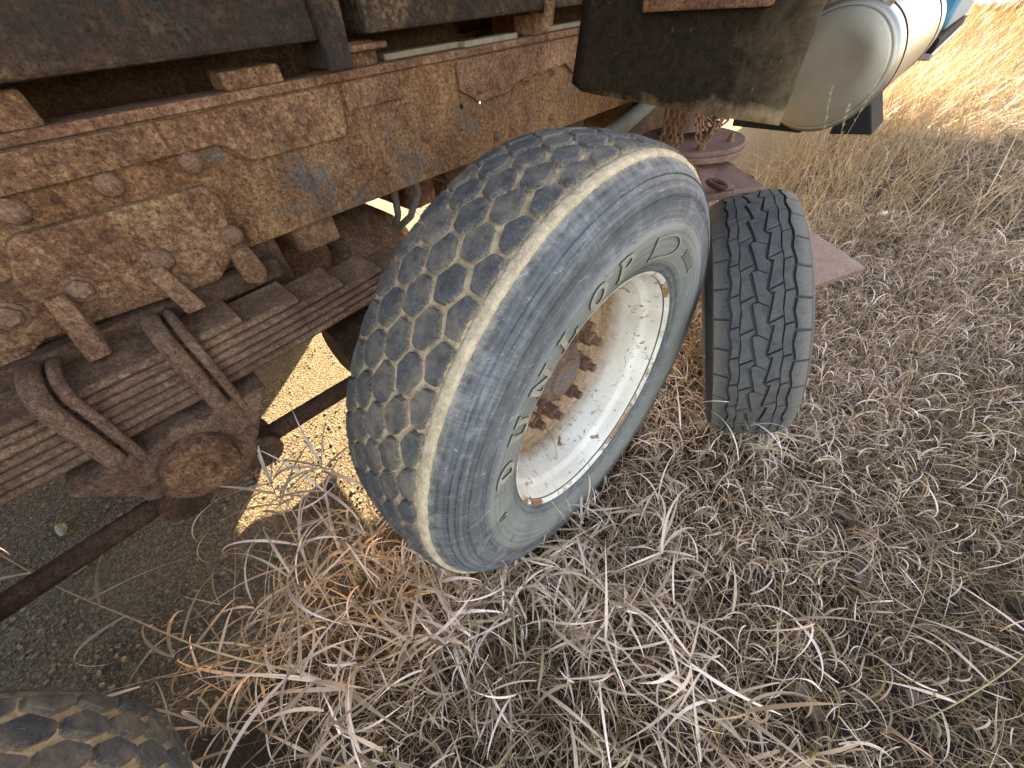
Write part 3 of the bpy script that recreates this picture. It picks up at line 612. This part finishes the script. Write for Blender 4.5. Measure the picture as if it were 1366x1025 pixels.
for z0, z1, k in ((.682, .705, 1.0), (.7055, .725, .97)): MB().prism([(-.76+(x+.76)*k, 1.93+(y-1.93)*k) for x, y in fl], z0, z1, 2).build('turntable_flange', M['smooth_rust'], SCR, bevel=.003)
MB().cyl((-.76, 1.93, .66), (-.76, 1.93, .6815), .16, n=28).build('turntable_boss', M['dark_rust'], SCR)
mb = MB(); mb.cyl((-.80, 1.99, .725), (-.84, 2.02, .90), .12, .10, n=24); mb.box(-1.075, -.78, 1.9, 2.12, .88, 1.05); mb.build('turntable_post', M['smooth_rust'], SCR, smooth=True)
bm_ = MB(); bm_.cyl((0, 0, 0), (0, 0, .016), .017, n=6); bm_.cyl((0, 0, .016), (0, 0, .03), .009, n=10); BV = bm_.mesh('bolt_up', M['bolt'])
for x, y in ((-.655, 1.79), (-.60, 1.955), (-.78, 1.745)): shared('bolt', BV, SCR, (x, y, .725), (0, 0, random.random()))
p = [(-.49+.034*math.cos(a), 1.59+.022*math.sin(a), .668+.016*math.sin(a*.5)) for a in np.linspace(.4, 5.9, 16)]; MB().tube(p, .0095, 8).build('eye_loop', M['dark_rust'], SCR, smooth=60)
MB().cyl((-.478, 1.60, .664), (-.445, 1.635, .664), .013, n=12).build('eye_lug', M['smooth_rust'], SCR, smooth=True)

# ------------------------------------------------------------------ hanging chains
lk = MB(); n1 = 22; V = [];
cen = []
for k in range(n1):
    a = 2*PI*k/n1; cen.append((.0085*math.cos(a), 0, .010*(1 if math.sin(a) > 0 else -1)*(1 if abs(math.sin(a)) > .01 else 0)+.0085*math.sin(a)))
for k in range(n1):
    c = Vector(cen[k]); d = (Vector(cen[(k+1) % n1])-Vector(cen[k-1])).normalized(); u = Vector((0, 1, 0)); w_ = d.cross(u)
    V += [c+u*(.0038*math.cos(2*PI*j/6))+w_*(.0038*math.sin(2*PI*j/6)) for j in range(6)]
lk.add(V, [(k*6+j, k*6+(j+1) % 6, ((k+1) % n1)*6+(j+1) % 6, ((k+1) % n1)*6+j) for k in range(n1) for j in range(6)])
LINK = lk.mesh('link', M['chain'], 60)
def chain(pts, label, group=None):
    root = empty('hanging_chain', pts[0], label, 'chain', group)
    P = [Vector(p) for p in pts]; L = [0]
    for a, b in zip(P[:-1], P[1:]): L.append(L[-1]+(b-a).length)
    n = int(L[-1]/.0285)
    for k in range(n):
        s = (k+.5)*.0285; i = max(j for j in range(len(L)-1) if L[j] <= s); t = (s-L[i])/(L[i+1]-L[i]); p = P[i].lerp(P[i+1], t); d = (P[i+1]-P[i]).normalized()
        q = d.to_track_quat('Z', 'Y') @ Matrix.Rotation((PI/2 if k % 2 else 0)+random.uniform(-.3, .3), 3, 'Z').to_quaternion()
        o = shared('link', LINK, root, p); o.rotation_euler = q.to_euler()
def sag(a, b, dz, n=12): return [tuple(Vector(a).lerp(Vector(b), t)+Vector((0, 0, -dz*(1-(2*t-1)**2)))) for t in np.linspace(0, 1, n)]
for k, (xa, ya, xb, yb, zb) in enumerate(((-.805, 1.74, -.79, 1.715, .70), (-.785, 1.75, -.765, 1.72, .69), (-.755, 1.73, -.735, 1.70, .70), (-.735, 1.75, -.715, 1.705, .69))):
    chain([(xa, ya, 1.06), (xa+.005, ya, .9), (xb, yb, zb)], 'rusty chain hanging straight down beside the turntable post, behind the wheel', 'straight hanging chains')
for k, (a, b, d) in enumerate((((-.70, 1.74, .96), (-.54, 1.76, .93), .13), ((-.69, 1.72, .95), (-.56, 1.74, .93), .15), ((-.71, 1.76, .95), (-.53, 1.78, .92), .10), ((-.68, 1.70, .94), (-.58, 1.73, .93), .17))):
    chain(sag(a, b, d), 'rusty chain looped in a sagging bundle beneath the black mud flap', 'looped chains')
MB().box(-1.06, -.5, 1.70, 1.79, 1.0, 1.055).build('chain_hook_bar', M['dark_rust'], SCR, bevel=.005)
for x in (-.70, -.54): MB().cyl((x, 1.745, 1.02), (x, 1.745, .93), .011, n=8).build('chain_hook', M['dark_rust'], SCR)

# ------------------------------------------------------------------ small all-terrain tyre leaning
ST_C = Vector((-.178, 1.275, .398)); th, ph = math.radians(25), math.radians(15)
ST_N = Vector((math.cos(ph)*math.cos(th), math.cos(ph)*math.sin(th), math.sin(ph)))
q = ST_N.to_track_quat('X', 'Z'); ST_E = q.to_euler()
R2 = .392; HW = .104
def crown2(x): t = x/HW; return R2-.009*t*t-.013*abs(t)**5
sp2 = [(HW+.004, R2-.03), (HW+.013, R2-.05), (HW+.02, R2-.085), (HW+.018, R2-.12), (HW+.006, R2-.15), (HW-.012, R2-.163), (HW-.03, R2-.166)]
pf = [(x, crown2(x)-.009) for x in np.linspace(-HW, HW, 15)]
mb = MB(); mb.lathe([(-x, r) for x, r in sp2[::-1]]+pf+sp2, 120); me = mb.mesh('tyre', M['carcass2'], 50)
ATY = bpy.data.objects.new('all_terrain_tyre', me); put(ATY, None, ST_C); ATY.rotation_euler = ST_E
tag(ATY, 'loose black all-terrain car tyre leaning upright between truck wheel and steel plate', 'tyre')
NP = 30; dA = 2*PI/NP
S = dA*R2
BX = [-.106, -.069, -.046, -.018, .018, .046, .069, .106]; AMP = [0, .0035, .002, .0075, .0075, .002, .0035, 0]; PHS = [0, .1, .2, .35, .85, .7, .6, 0]; GW = [0, .006, .002, .0066, .0066, .002, .006, 0]
def edge_x(k, s):
    u = (s/S+PHS[k]) % 1.; return BX[k]+AMP[k]*(4*abs(u-.5)-1 if k not in (3, 4) else (2*u-1 if k == 3 else 1-2*u))
def at_block(j):
    o0 = (0, .3, .45, .62, .1, .25, .5)[j]*S; slant = (.12, -.3, -.5, .6, -.5, -.3, .12)[j]; cg = (.0028, .002, .002, .0008, .002, .002, .0028)[j]; m = 9
    ss = np.linspace(o0+cg, o0+S-cg, m); xc = (BX[j]+BX[j+1])/2
    L = [(edge_x(j, s)+GW[j]/2, s) for s in ss]; Rr = [(edge_x(j+1, s)-GW[j+1]/2, s) for s in ss]
    po = [(x, (s+slant*(x-xc))/R2) for x, s in L+Rr[::-1]]; n = len(po); V = []; F = []
    cx = sum(p[0] for p in po)/n; cs = sum(p[1] for p in po)/n
    for dr, k in ((-.012, 1.03), (-.0015, .99), (0, .95)):
        for x, a in po:
            x2 = cx+(x-cx)*k; a2 = cs+(a-cs)*k; q_ = crown2(x2)+dr; V.append((x2, q_*math.cos(a2), q_*math.sin(a2)))
    for l in range(2): F += [(l*n+i, l*n+(i+1) % n, (l+1)*n+(i+1) % n, (l+1)*n+i) for i in range(n)]
    F += [(2*n+i, 2*n+i+1, 3*n-2-i, 3*n-1-i) for i in range(m-1)]
    return MB().add(V, F).mesh('tread_block', M['tread2'], 30)
AT = [at_block(j) for j in range(7)]
for j, m in enumerate(AT):
    for i in range(NP):
        o = bpy.data.objects.new('tread_block', m); put(o, ATY, ST_C); o.rotation_euler = (dA*i, 0, 0)

# ------------------------------------------------------------------ stones
def rock_mesh(seed, name='stone'):
    bm = bmesh.new(); bmesh.ops.create_icosphere(bm, subdivisions=2, radius=1); f = vnoise(seed)
    r_ = random.Random(seed); sx, sy, sz = 1, r_.uniform(.6, .95), r_.uniform(.45, .75)
    for v in bm.verts: v.co *= 1+.28*f(v.co, 1.6)+.1*f(v.co, 4); v.co = Vector((v.co.x*sx, v.co.y*sy, v.co.z*sz))
    me = bpy.data.meshes.new(name); bm.to_mesh(me); bm.free(); me.materials.append(M['stone']); return me
def stonemat():
    s = NT('stone'); v = s.tc.outputs['Object']; n = s.noise(3, 5, .7, v); f = s.noise(60, 4, .7)
    oi = s.n('ObjectInfo'); col = s.ramp(s.math('ADD', s.math('MULTIPLY', n, .5), s.math('MULTIPLY', f, .5)), [(.3, (.085, .07, .052)), (.7, (.2, .17, .13))])
    col = s.mix(.35, col, s.ramp(oi.outputs['Random'], [(0, (.09, .075, .06)), (1, (.28, .25, .2))])); s.col(col); s.bump(f, .4, .004); return s.set(rough=.9, spec=.2)
M['stone'] = stonemat()
RK = [rock_mesh(20+i) for i in range(5)]
for (x, y, r, lab) in ((-1.736, .50, .03, 'pale stone lying on sunlit gravel under the truck'), (-1.40, -.72, .022, 'flat stone on shaded gravel under the rear of the leaf spring'), (-1.62, -.74, .026, 'rounded grey stone on shaded gravel beside the rear axle'), (-1.05, .02, .02, 'small stone on sunlit gravel below the torque rod')):
    o = shared('stone', RK[int(x*-100) % 5], None, (x, y, gz(x, y)+r*.35), (random.random(), random.random(), random.random()*6), (r, r, r)); tag(o, lab, 'stone')
# gravel as one mesh
bv, bf = [], []
t_ = bmesh.new(); bmesh.ops.create_icosphere(t_, subdivisions=1, radius=1); t_.verts.ensure_lookup_table()
tv = np.array([v.co[:] for v in t_.verts]); tf = np.array([[v.index for v in f.verts] for f in t_.faces]); t_.free()
NG = 26000; gxs = RNG.uniform(-3.0, -.55, NG); gys = RNG.uniform(-1.7, 2.6, NG); rs = .0034*np.exp(RNG.normal(0, .55, NG)).clip(.4, 2.6)
keep = RNG.uniform(size=NG) < np.clip((-.55-gxs)/.3, 0, 1); gxs, gys, rs = gxs[keep], gys[keep], rs[keep]; NG = len(gxs)
sq = RNG.uniform(.5, 1.2, (NG, 1, 3)); jit = 1+RNG.normal(0, .16, (NG, len(tv), 1)); ctr = np.stack([gxs, gys, [gz(a, b) for a, b in zip(gxs, gys)]], 1)
V = (tv[None]*sq*jit)*rs[:, None, None]+ctr[:, None, :]; V[:, :, 2] = ctr[:, None, 2]+(V[:, :, 2]-ctr[:, None, 2])*.6+rs[:, None]*.1
F = (tf[None]+(np.arange(NG)*len(tv))[:, None, None]).reshape(-1, 3)
me = bpy.data.meshes.new('gravel'); me.from_pydata(V.reshape(-1, 3).tolist(), [], F.tolist()); me.materials.append(M['stone'])
tag(put(bpy.data.objects.new('gravel', me)), 'loose pale gravel strewn over the bare ground under the truck', 'gravel', kind='stuff')

# ------------------------------------------------------------------ dry grass
def grassmat(name, tr=.3):
    s = NT(name); at = s.n('Attribute'); at.attribute_name = 'tint'; at.attribute_type = 'GEOMETRY'
    sp = s.sep(at.outputs['Vector']); n = s.noise(60, 3, .6)
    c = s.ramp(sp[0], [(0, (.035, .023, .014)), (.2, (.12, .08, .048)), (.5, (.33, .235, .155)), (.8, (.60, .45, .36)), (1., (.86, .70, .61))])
    gold = s.mix(sp[1], c, (.24, .145, .036)); gr = s.mix(sp[2], gold, (.14, .16, .05))
    c2 = s.mix(s.math('MULTIPLY', s.ramp(n, [(.4, 0.), (.7, 1.)]), .3), gr, (.2, .13, .08))
    s.col(c2); s.set(rough=.6, spec=.3)
    t = s.n('BsdfTranslucent'); s.l(c2, t.inputs[0]); m = s.n('MixShader'); m.inputs[0].default_value = tr
    out = next(x for x in s.t.nodes if x.type == 'OUTPUT_MATERIAL'); s.l(s.b.outputs[0], m.inputs[1]); s.l(t.outputs[0], m.inputs[2]); s.l(m.outputs[0], out.inputs[0]); return s.m
M['grass'] = grassmat('dry_grass', .16)
GZ = np.vectorize(gz)
def ribbons(P, az, el, L, W, curl, azc, twist, seg, tint, fold=0.):
    """P (n,3) roots; el start elevation; curl total change of elevation (rad, downward); azc total change of azimuth; returns verts, faces, tint"""
    n = len(P); ds = (L/seg)[:, None]; p = P.copy(); e = el.copy(); a = az.copy(); pts = [p.copy()]; dirs = []
    w8 = np.linspace(.4, 1.6, seg)
    for k in range(seg):
        d = np.stack([np.cos(e)*np.cos(a), np.cos(e)*np.sin(a), np.sin(e)], 1); p = p+d*ds
        p[:, 2] = np.maximum(p[:, 2], .004+.010*((k*7+3) % 5)/5+RNG.uniform(0, .004, n)); pts.append(p.copy()); dirs.append(d)
        low = p[:, 2] < .02; e = np.where(low & (e < 0), e*.2, e-curl/seg*w8[k]); a = a+azc/seg*np.where(low, 1.8, 1.)
    dirs.append(dirs[-1]); out = np.zeros((n, (seg+1), 2, 3)); prof = np.concatenate([np.linspace(.55, 1, max(2, seg//3)), np.linspace(1, .06, seg+1-max(2, seg//3))])
    for k in range(seg+1):
        d = dirs[k]; s = np.stack([-np.sin(az), np.cos(az), np.zeros(n)], 1); u = np.cross(s, d); tw = (twist*k/seg)[:, None]
        sv = s*np.cos(tw)+u*np.sin(tw); hw = (W*prof[k]*.5)[:, None]
        out[:, k, 0] = pts[k]-sv*hw; out[:, k, 1] = pts[k]+sv*hw
    V = out.reshape(-1, 3); st = (seg+1)*2; base = (np.arange(n)*st)[:, None]
    q = np.array([[2*k, 2*k+1, 2*k+3, 2*k+2] for k in range(seg)]); F = (base[:, :, None]+q[None]).reshape(-1, 4)
    return V, F, np.repeat(tint, st, axis=0)
def grass_object(name, parts, mat):
    V = np.concatenate([p[0] for p in parts]); off = np.cumsum([0]+[len(p[0]) for p in parts[:-1]]); F = np.concatenate([p[1]+o for p, o in zip(parts, off)]); T = np.concatenate([p[2] for p in parts])
    me = bpy.data.meshes.new(name); me.vertices.add(len(V)); me.vertices.foreach_set('co', V.astype(np.float32).ravel()); me.loops.add(F.size); me.loops.foreach_set('vertex_index', F.astype(np.int32).ravel())
    me.polygons.add(len(F)); me.polygons.foreach_set('loop_start', (np.arange(len(F))*4).astype(np.int32)); me.polygons.foreach_set('loop_total', np.full(len(F), 4, np.int32)); me.update(calc_edges=True)
    at = me.attributes.new('tint', 'FLOAT_VECTOR', 'POINT'); at.data.foreach_set('vector', T.astype(np.float32).ravel()); me.materials.append(mat)
    me.shade_smooth(); return bpy.data.objects.new(name, me)
def scatter(n, x0, x1, y0, y1, dens):
    x = RNG.uniform(x0, x1, n); y = RNG.uniform(y0, y1, n); k = RNG.uniform(size=n) < dens(x, y); x, y = x[k], y[k]
    bad = (x > -.60) & (x < -.25) & (np.abs(y-.564) < .30) | (x > -.60) & (x < -.25) & (np.abs(y+.884) < .45)
    dx, dy = x+.09, y-1.31; a = dx*math.cos(th)+dy*math.sin(th); b = -dx*math.sin(th)+dy*math.cos(th); bad |= (np.abs(a) < .10) & (np.abs(b) < .07)
    x, y = x[~bad], y[~bad]; return np.stack([x, y, GZ(x, y)], 1)
pn = vnoise(31); PN = np.vectorize(lambda x, y, s: pn((x, y, 0), s))
def dens_near(x, y):
    e = -.60+.10*PN(x, y, 4.)+.0*y; d = np.clip((x-e)/.2, 0, 1)
    tram = 1-.62*np.clip((x-.30-.15*PN(x, y, 3.)+.0*y)/.35, 0, 1)*np.clip((3.6-y)/1.2, 0, 1)
    return d*tram*np.clip(.66+.6*PN(x, y, 7.), .12, 1)
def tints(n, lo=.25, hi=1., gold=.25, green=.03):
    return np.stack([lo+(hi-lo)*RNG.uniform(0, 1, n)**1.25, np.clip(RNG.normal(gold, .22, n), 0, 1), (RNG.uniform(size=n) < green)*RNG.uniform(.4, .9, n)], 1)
def U(a, b, n): return RNG.uniform(a, b, n)
near = []
# thatch: flat straw, tinted dark to stand in for shade between blades
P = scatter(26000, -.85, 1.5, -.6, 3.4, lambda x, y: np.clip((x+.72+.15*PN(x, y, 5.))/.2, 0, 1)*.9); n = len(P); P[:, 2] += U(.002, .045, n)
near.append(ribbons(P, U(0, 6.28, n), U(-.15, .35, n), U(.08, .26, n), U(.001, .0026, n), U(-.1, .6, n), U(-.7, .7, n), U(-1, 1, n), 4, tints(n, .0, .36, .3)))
# curled leaves, rooted on hidden stems: start height anywhere in the mat
P = scatter(52000, -.85, 1.5, -.55, 3.4, dens_near); n = len(P); P[:, 2] += U(.0, .13, n)
near.append(ribbons(P, U(0, 6.28, n), U(.1, 1.3, n), U(.07, .17, n), U(.002, .005, n), np.abs(RNG.normal(3.0, 1.2, n)), np.sign(RNG.normal(size=n))*U(.6, 2.6, n), RNG.normal(0, 1.8, n), 10, tints(n, .25, 1, .1)))
# fine stems
P = scatter(7000, -.85, 1.5, -.5, 3.4, dens_near); n = len(P)
near.append(ribbons(P, U(0, 6.28, n), U(.35, 1.25, n), U(.15, .42, n), U(.0012, .0024, n), U(0, .9, n), RNG.normal(0, .3, n), U(-.5, .5, n), 6, tints(n, .3, .9, .35)))
# tall stalks close to the camera, each carrying broad drooping leaves
P = scatter(620, -.74, .45, -.5, .85, lambda x, y: np.clip(.95-.8*np.abs(x+.35), .1, 1)*np.clip(1-.9*np.clip(y, 0, 2), .12, 1)*np.clip((x+.74)/.1, 0, 1)*np.clip(.5+.9*PN(x, y, 8.), .05, 1)); n = len(P)
saz, sel, sl_, scu = U(0, 6.28, n), U(.75, 1.45, n), U(.16, .42, n), U(.1, .7, n)
near.append(ribbons(P, saz, sel, sl_, U(.0022, .0036, n), scu, np.zeros(n), np.zeros(n), 8, tints(n, .35, .8, .35, 0)))
for k in range(9):
    t = U(.25, 1., n); e1 = sel-scu*t*.5; Q = P+np.stack([np.cos(e1)*np.cos(saz), np.cos(e1)*np.sin(saz), np.sin(e1)], 1)*(sl_*t)[:, None]; z_ = n
    near.append(ribbons(Q, U(0, 6.28, z_), U(.0, 1.2, z_), U(.09, .25, z_), U(.0032, .0082, z_), np.abs(RNG.normal(2.3, .9, z_)), np.sign(RNG.normal(size=z_))*U(.1, 1.4, z_), RNG.normal(0, 1.2, z_), 13, tints(z_, .45, 1, .08, 0)))
tag(put(grass_object('dry_grass', near, M['grass'])), 'mat of curled dry tan grass around the wheels', 'grass', kind='stuff')
# middle distance
mid = []
P = scatter(16000, -1.0, 4.5, 3.2, 9., lambda x, y: np.clip((x+.75+.3*PN(x, y, 2.))/.5, 0, 1)*np.clip(.6+.5*PN(x, y, 3.), .15, 1)); n = len(P)
mid.append(ribbons(P, U(0, 6.28, n), U(.5, 1.4, n), U(.14, .34, n), U(.0035, .008, n), np.abs(RNG.normal(1.5, .8, n)), RNG.normal(0, .6, n), RNG.normal(0, 1, n), 6, tints(n, .25, .95, .4, .12)))
P = scatter(14000, -1.0, 4.5, 3.2, 9., lambda x, y: .9+0*x); n = len(P); P[:, 2] += U(0, .04, n)
mid.append(ribbons(P, U(0, 6.28, n), U(-.1, .5, n), U(.1, .32, n), U(.002, .005, n), U(0, .6, n), U(-.6, .6, n), U(-1, 1, n), 4, tints(n, .05, .7, .4, .05)))
P = scatter(5000, -.95, .6, 2.4, 9.5, lambda x, y: np.clip(1-np.abs(x+.35)/.7, .1, 1)); n = len(P)
mid.append(ribbons(P, U(0, 6.28, n), U(.8, 1.5, n), U(.25, .6, n), U(.0025, .006, n), U(.2, 1.4, n), RNG.normal(0, .4, n), RNG.normal(0, .6, n), 7, tints(n, .3, .95, .5, .04)))
tag(put(grass_object('dry_grass', mid, M['grass'])), 'dry grass with green hints growing beside the fuel tank', 'grass', kind='stuff')
far = []
P = scatter(52000, -7, 12, 8.5, 45., lambda x, y: np.clip(14/y, .15, 1)); n = len(P); sc = np.clip(P[:, 1]/14, .8, 2.2)
far.append(ribbons(P, U(0, 6.28, n), U(.8, 1.5, n), U(.25, .55, n), U(.006, .011, n)*sc, U(.3, 1.4, n), RNG.normal(0, .4, n), RNG.normal(0, .6, n), 5, tints(n, .0, .4, .8, .03)))
tag(put(grass_object('golden_grass', far, M['grass'])), 'tall golden grass in full sun beyond the cab', 'grass', kind='stuff')

# ------------------------------------------------------------------ single stalks that stand out
def stalk(label, path, leaves, group=None, r=.0022, seedhead=False):
    """path: stem points; leaves: (t along stem, azimuth, elevation, length, width, curl, twist)"""
    P = [Vector(p) for p in path]; root = empty('grass_stalk', path[0], label, 'grass stalk', group)
    fine = []
    for i in range(len(P)-1):
        p0 = P[max(i-1, 0)]; p3 = P[min(i+2, len(P)-1)]
        for t in np.linspace(0, 1, 6, endpoint=False): fine.append(.5*((2*P[i])+(P[i+1]-p0)*t+(2*p0-5*P[i]+4*P[i+1]-p3)*t*t+(3*P[i]-p0-3*P[i+1]+p3)*t**3))
    fine.append(P[-1]); MB().tube(fine, r, 6, lambda t: 1-.6*t).build('stem', M['straw'], root, smooth=80)
    for (t, az, el, L, W, cu, tw) in leaves:
        p = fine[min(len(fine)-1, int(t*(len(fine)-1)))]; a1 = lambda v: np.array([v], float)
        pr = ribbons(np.array([p[:]]), a1(az), a1(el), a1(L), a1(W), a1(cu), a1(RNG.normal(0, .25)), a1(tw), 14, np.array([[RNG.uniform(.6, 1), RNG.uniform(0, .25), 0]]))
        o = grass_object('leaf', [pr], M['grass']); put(o, root, (0, 0, 0))
    if seedhead:
        mb = MB()
        for k in range(26):
            p = fine[-1-int(k*.2)]; d = Vector((random.uniform(-1, 1), random.uniform(-1, 1), 1.2)).normalized(); mb.cyl(p-d*.003, p+d*.016, .0016, .0004, n=4)
        tag(mb.build('seed_head', M['straw'], root), kind='stuff')
M['straw'] = simple('straw', (.42, .32, .19), .7, sc=60)
R_ = random.Random(5); ru = R_.uniform
def rl(n, t0, t1, L=(.12, .24), W=(.006, .01), el=(.1, 1.2), cu=(.6, 3.2)): return [(ru(t0, t1), ru(0, 6.28), ru(*el), ru(*L), ru(*W), ru(*cu), ru(-1.6, 1.6)) for _ in range(n)]
stalk('long bent grass stalk reaching over the bare dirt beside the rear tyre', [(-.52, -.30, .02), (-.60, -.36, .30), (-.78, -.45, .36), (-.98, -.55, .36), (-1.22, -.655, .35)],
      [(.35, 2.2, .6, .2, .007, 2.6, .6), (.5, 4.6, .1, .22, .008, 2.8, .4), (.62, 3.2, -.1, .22, .009, .5, .2), (.66, 1.2, .2, .2, .007, .8, 1.), (.85, 4.2, .3, .18, .007, 2.4, .5), (.97, 3.6, .4, .16, .009, 3.4, .2)])
stalk('pale leafy grass stalk leaning in front of the round hub cap', [(-.56, -.20, .02), (-.64, -.16, .22), (-.74, -.12, .36), (-.84, -.08, .46)], rl(26, .3, 1., L=(.14, .26), W=(.005, .009)))
stalk('bushy dry grass stalk between the spring saddle and the leaning grass', [(-.60, -.12, .02), (-.66, -.08, .2), (-.74, -.02, .34), (-.78, .02, .40)], rl(24, .3, 1., L=(.12, .24), W=(.005, .009)))
stalk('broad-leaved dry grass stalk beside the tread of the rear tyre', [(-.36, -.22, .02), (-.42, -.25, .2), (-.47, -.30, .36)], rl(15, .3, 1., L=(.14, .26), W=(.007, .011)))
stalk('curly dry grass stalk at the foot of the big wheel', [(-.30, -.02, .02), (-.33, .02, .16), (-.37, .05, .27)], rl(13, .3, 1., L=(.1, .2)))
stalk('upright dry stalk with looping leaves among the fallen brown leaves', [(.60, .62, .01), (.60, .66, .12), (.595, .71, .24), (.585, .75, .31)], [(.3, 3.6, .3, .16, .007, 1.4, .5), (.5, 2.8, .2, .17, .006, 2.2, .6), (.75, 3.3, .1, .16, .006, .9, .8), (.95, 2.6, -.2, .14, .005, .6, .4), (.2, 5.0, .3, .12, .006, 2, .3)])
for k, (x, y, tx, ty, tz) in enumerate(((-.30, 2.75, -.42, 2.55, .82), (-.22, 2.7, -.34, 2.65, .74), (-.36, 2.9, -.30, 2.9, .80))):
    stalk('tall thin grass stem with seed head rising before the fuel tank', [(x, y, 0), (x+(tx-x)*.3, y+(ty-y)*.3, tz*.4), (x+(tx-x)*.7, y+(ty-y)*.6, tz*.75), (tx, ty, tz)], rl(3, .15, .5, L=(.12, .25), W=(.003, .005)), 'seed stems by the tank', .0016, True)
for k in range(5):
    x, y = ru(-.2, -.14), ru(.8, 1.05); stalk('thin wiry grass stalk growing between big wheel and small tyre', [(x, y, 0), (x-.02, y+ru(-.05, .05), .15), (x-.03+ru(-.04, .03), y+ru(-.1, .1), .3)], rl(7, .2, 1., L=(.08, .16), W=(.003, .005)), 'wiry stalks between the tyres', .0013)

for k in range(9):
    x, y = ru(-.14, .10), ru(1.03, 1.15); stalk('curly dry grass stalk growing across the foot of the small tyre', [(x, y, 0), (x-.01, y+ru(-.02, .03), .08), (x-.02+ru(-.03, .03), y+ru(-.03, .05), ru(.18, .30))], rl(13, .3, 1., L=(.09, .18), W=(.0035, .006)), 'curly stalks before the small tyre', .0013)
# ------------------------------------------------------------------ fallen leaves, litter, snow
def leafmat():
    s = NT('dead_leaf'); oi = s.n('ObjectInfo'); n = s.noise(70, 4, .7, s.tc.outputs['Object']); c = s.ramp(oi.outputs['Random'], [(0, (.035, .025, .021)), (.5, (.075, .052, .041)), (1, (.13, .093, .072))])
    s.col(s.mix(s.math('MULTIPLY', n, .5), c, (.15, .11, .085))); s.bump(n, .4, .004); return s.set(rough=.8, spec=.15)
M['leaf'] = leafmat()
def leaf_mesh(seed):
    r_ = random.Random(seed); V = []; F = []; n = 12
    for i in range(n+1):
        t = i/n; w = .62*math.sin(PI*min(1, t*.97+.03))**.8*(1-.25*t)*(1+.1*r_.uniform(-1, 1)); c = r_.uniform(.1, .3)
        for j in range(-2, 3): V.append(((t-.5)*2, w*j/2, .16*(abs(j)/2)**2+.14*(t-.5)**2*4+.04*r_.uniform(-1, 1)))
    for i in range(n):
        for j in range(4): F.append((i*5+j, i*5+j+1, i*5+j+6, i*5+j+5))
    V += [(-1.5, .03, .2), (-1.5, -.03, .2)]; F.append((len(V)-2, len(V)-1, 2, 2)[:3])
    return MB().add(V, F).mesh('dead_leaf', M['leaf'], 80)
LM = [leaf_mesh(s) for s in range(5)]
lp = [(.423, .838), (.481, .553), (.414, .465), (.572, .646), (.527, 1.406), (.676, 1.348), (.314, .535), (.536, 1.003), (.64, 1.149), (.335, .95)]+[(ru(.3, .95), ru(.4, 2.6)) for _ in range(34)]
for i, (x, y) in enumerate(lp):
    r = ru(.018, .028); o = shared('dead_leaf', LM[i % 5], None, (x, y, gz(x, y)+ru(.03, .065)), (ru(-.25, .25), ru(-.25, .25), ru(0, 6.28)), (r, r*1.15, r)); tag(o, 'small dark brown fallen leaf lying in the thin trodden straw', 'leaf', 'fallen leaves in the straw')
M['snow'] = simple('old_snow', (.8, .81, .83), .6, var=.05, sc=20, bump=.5)
def lump(name, c, rx, ry, rz, label, cat, seed):
    bm = bmesh.new(); bmesh.ops.create_icosphere(bm, subdivisions=3, radius=1); f = vnoise(seed)
    for v in bm.verts: k = 1+.25*f(v.co, 2.2)+.1*f(v.co, 6); v.co = Vector((v.co.x*rx*k, v.co.y*ry*k, v.co.z*rz*k))
    me = bpy.data.meshes.new(name); bm.to_mesh(me); bm.free(); me.materials.append(M['snow']); me.shade_smooth()
    return tag(put(bpy.data.objects.new(name, me), None, c), label, cat)
lump('snow_patch', (-.3, 20.5, .25), .55, 1.2, .35, 'white heap of old snow in the golden grass far beyond the cab', 'snow', 1)
lump('snow_patch', (.015, 3.42, .07), .02, .03, .012, 'tiny scrap of old snow caught in the grass beyond the steel plate', 'snow', 2)
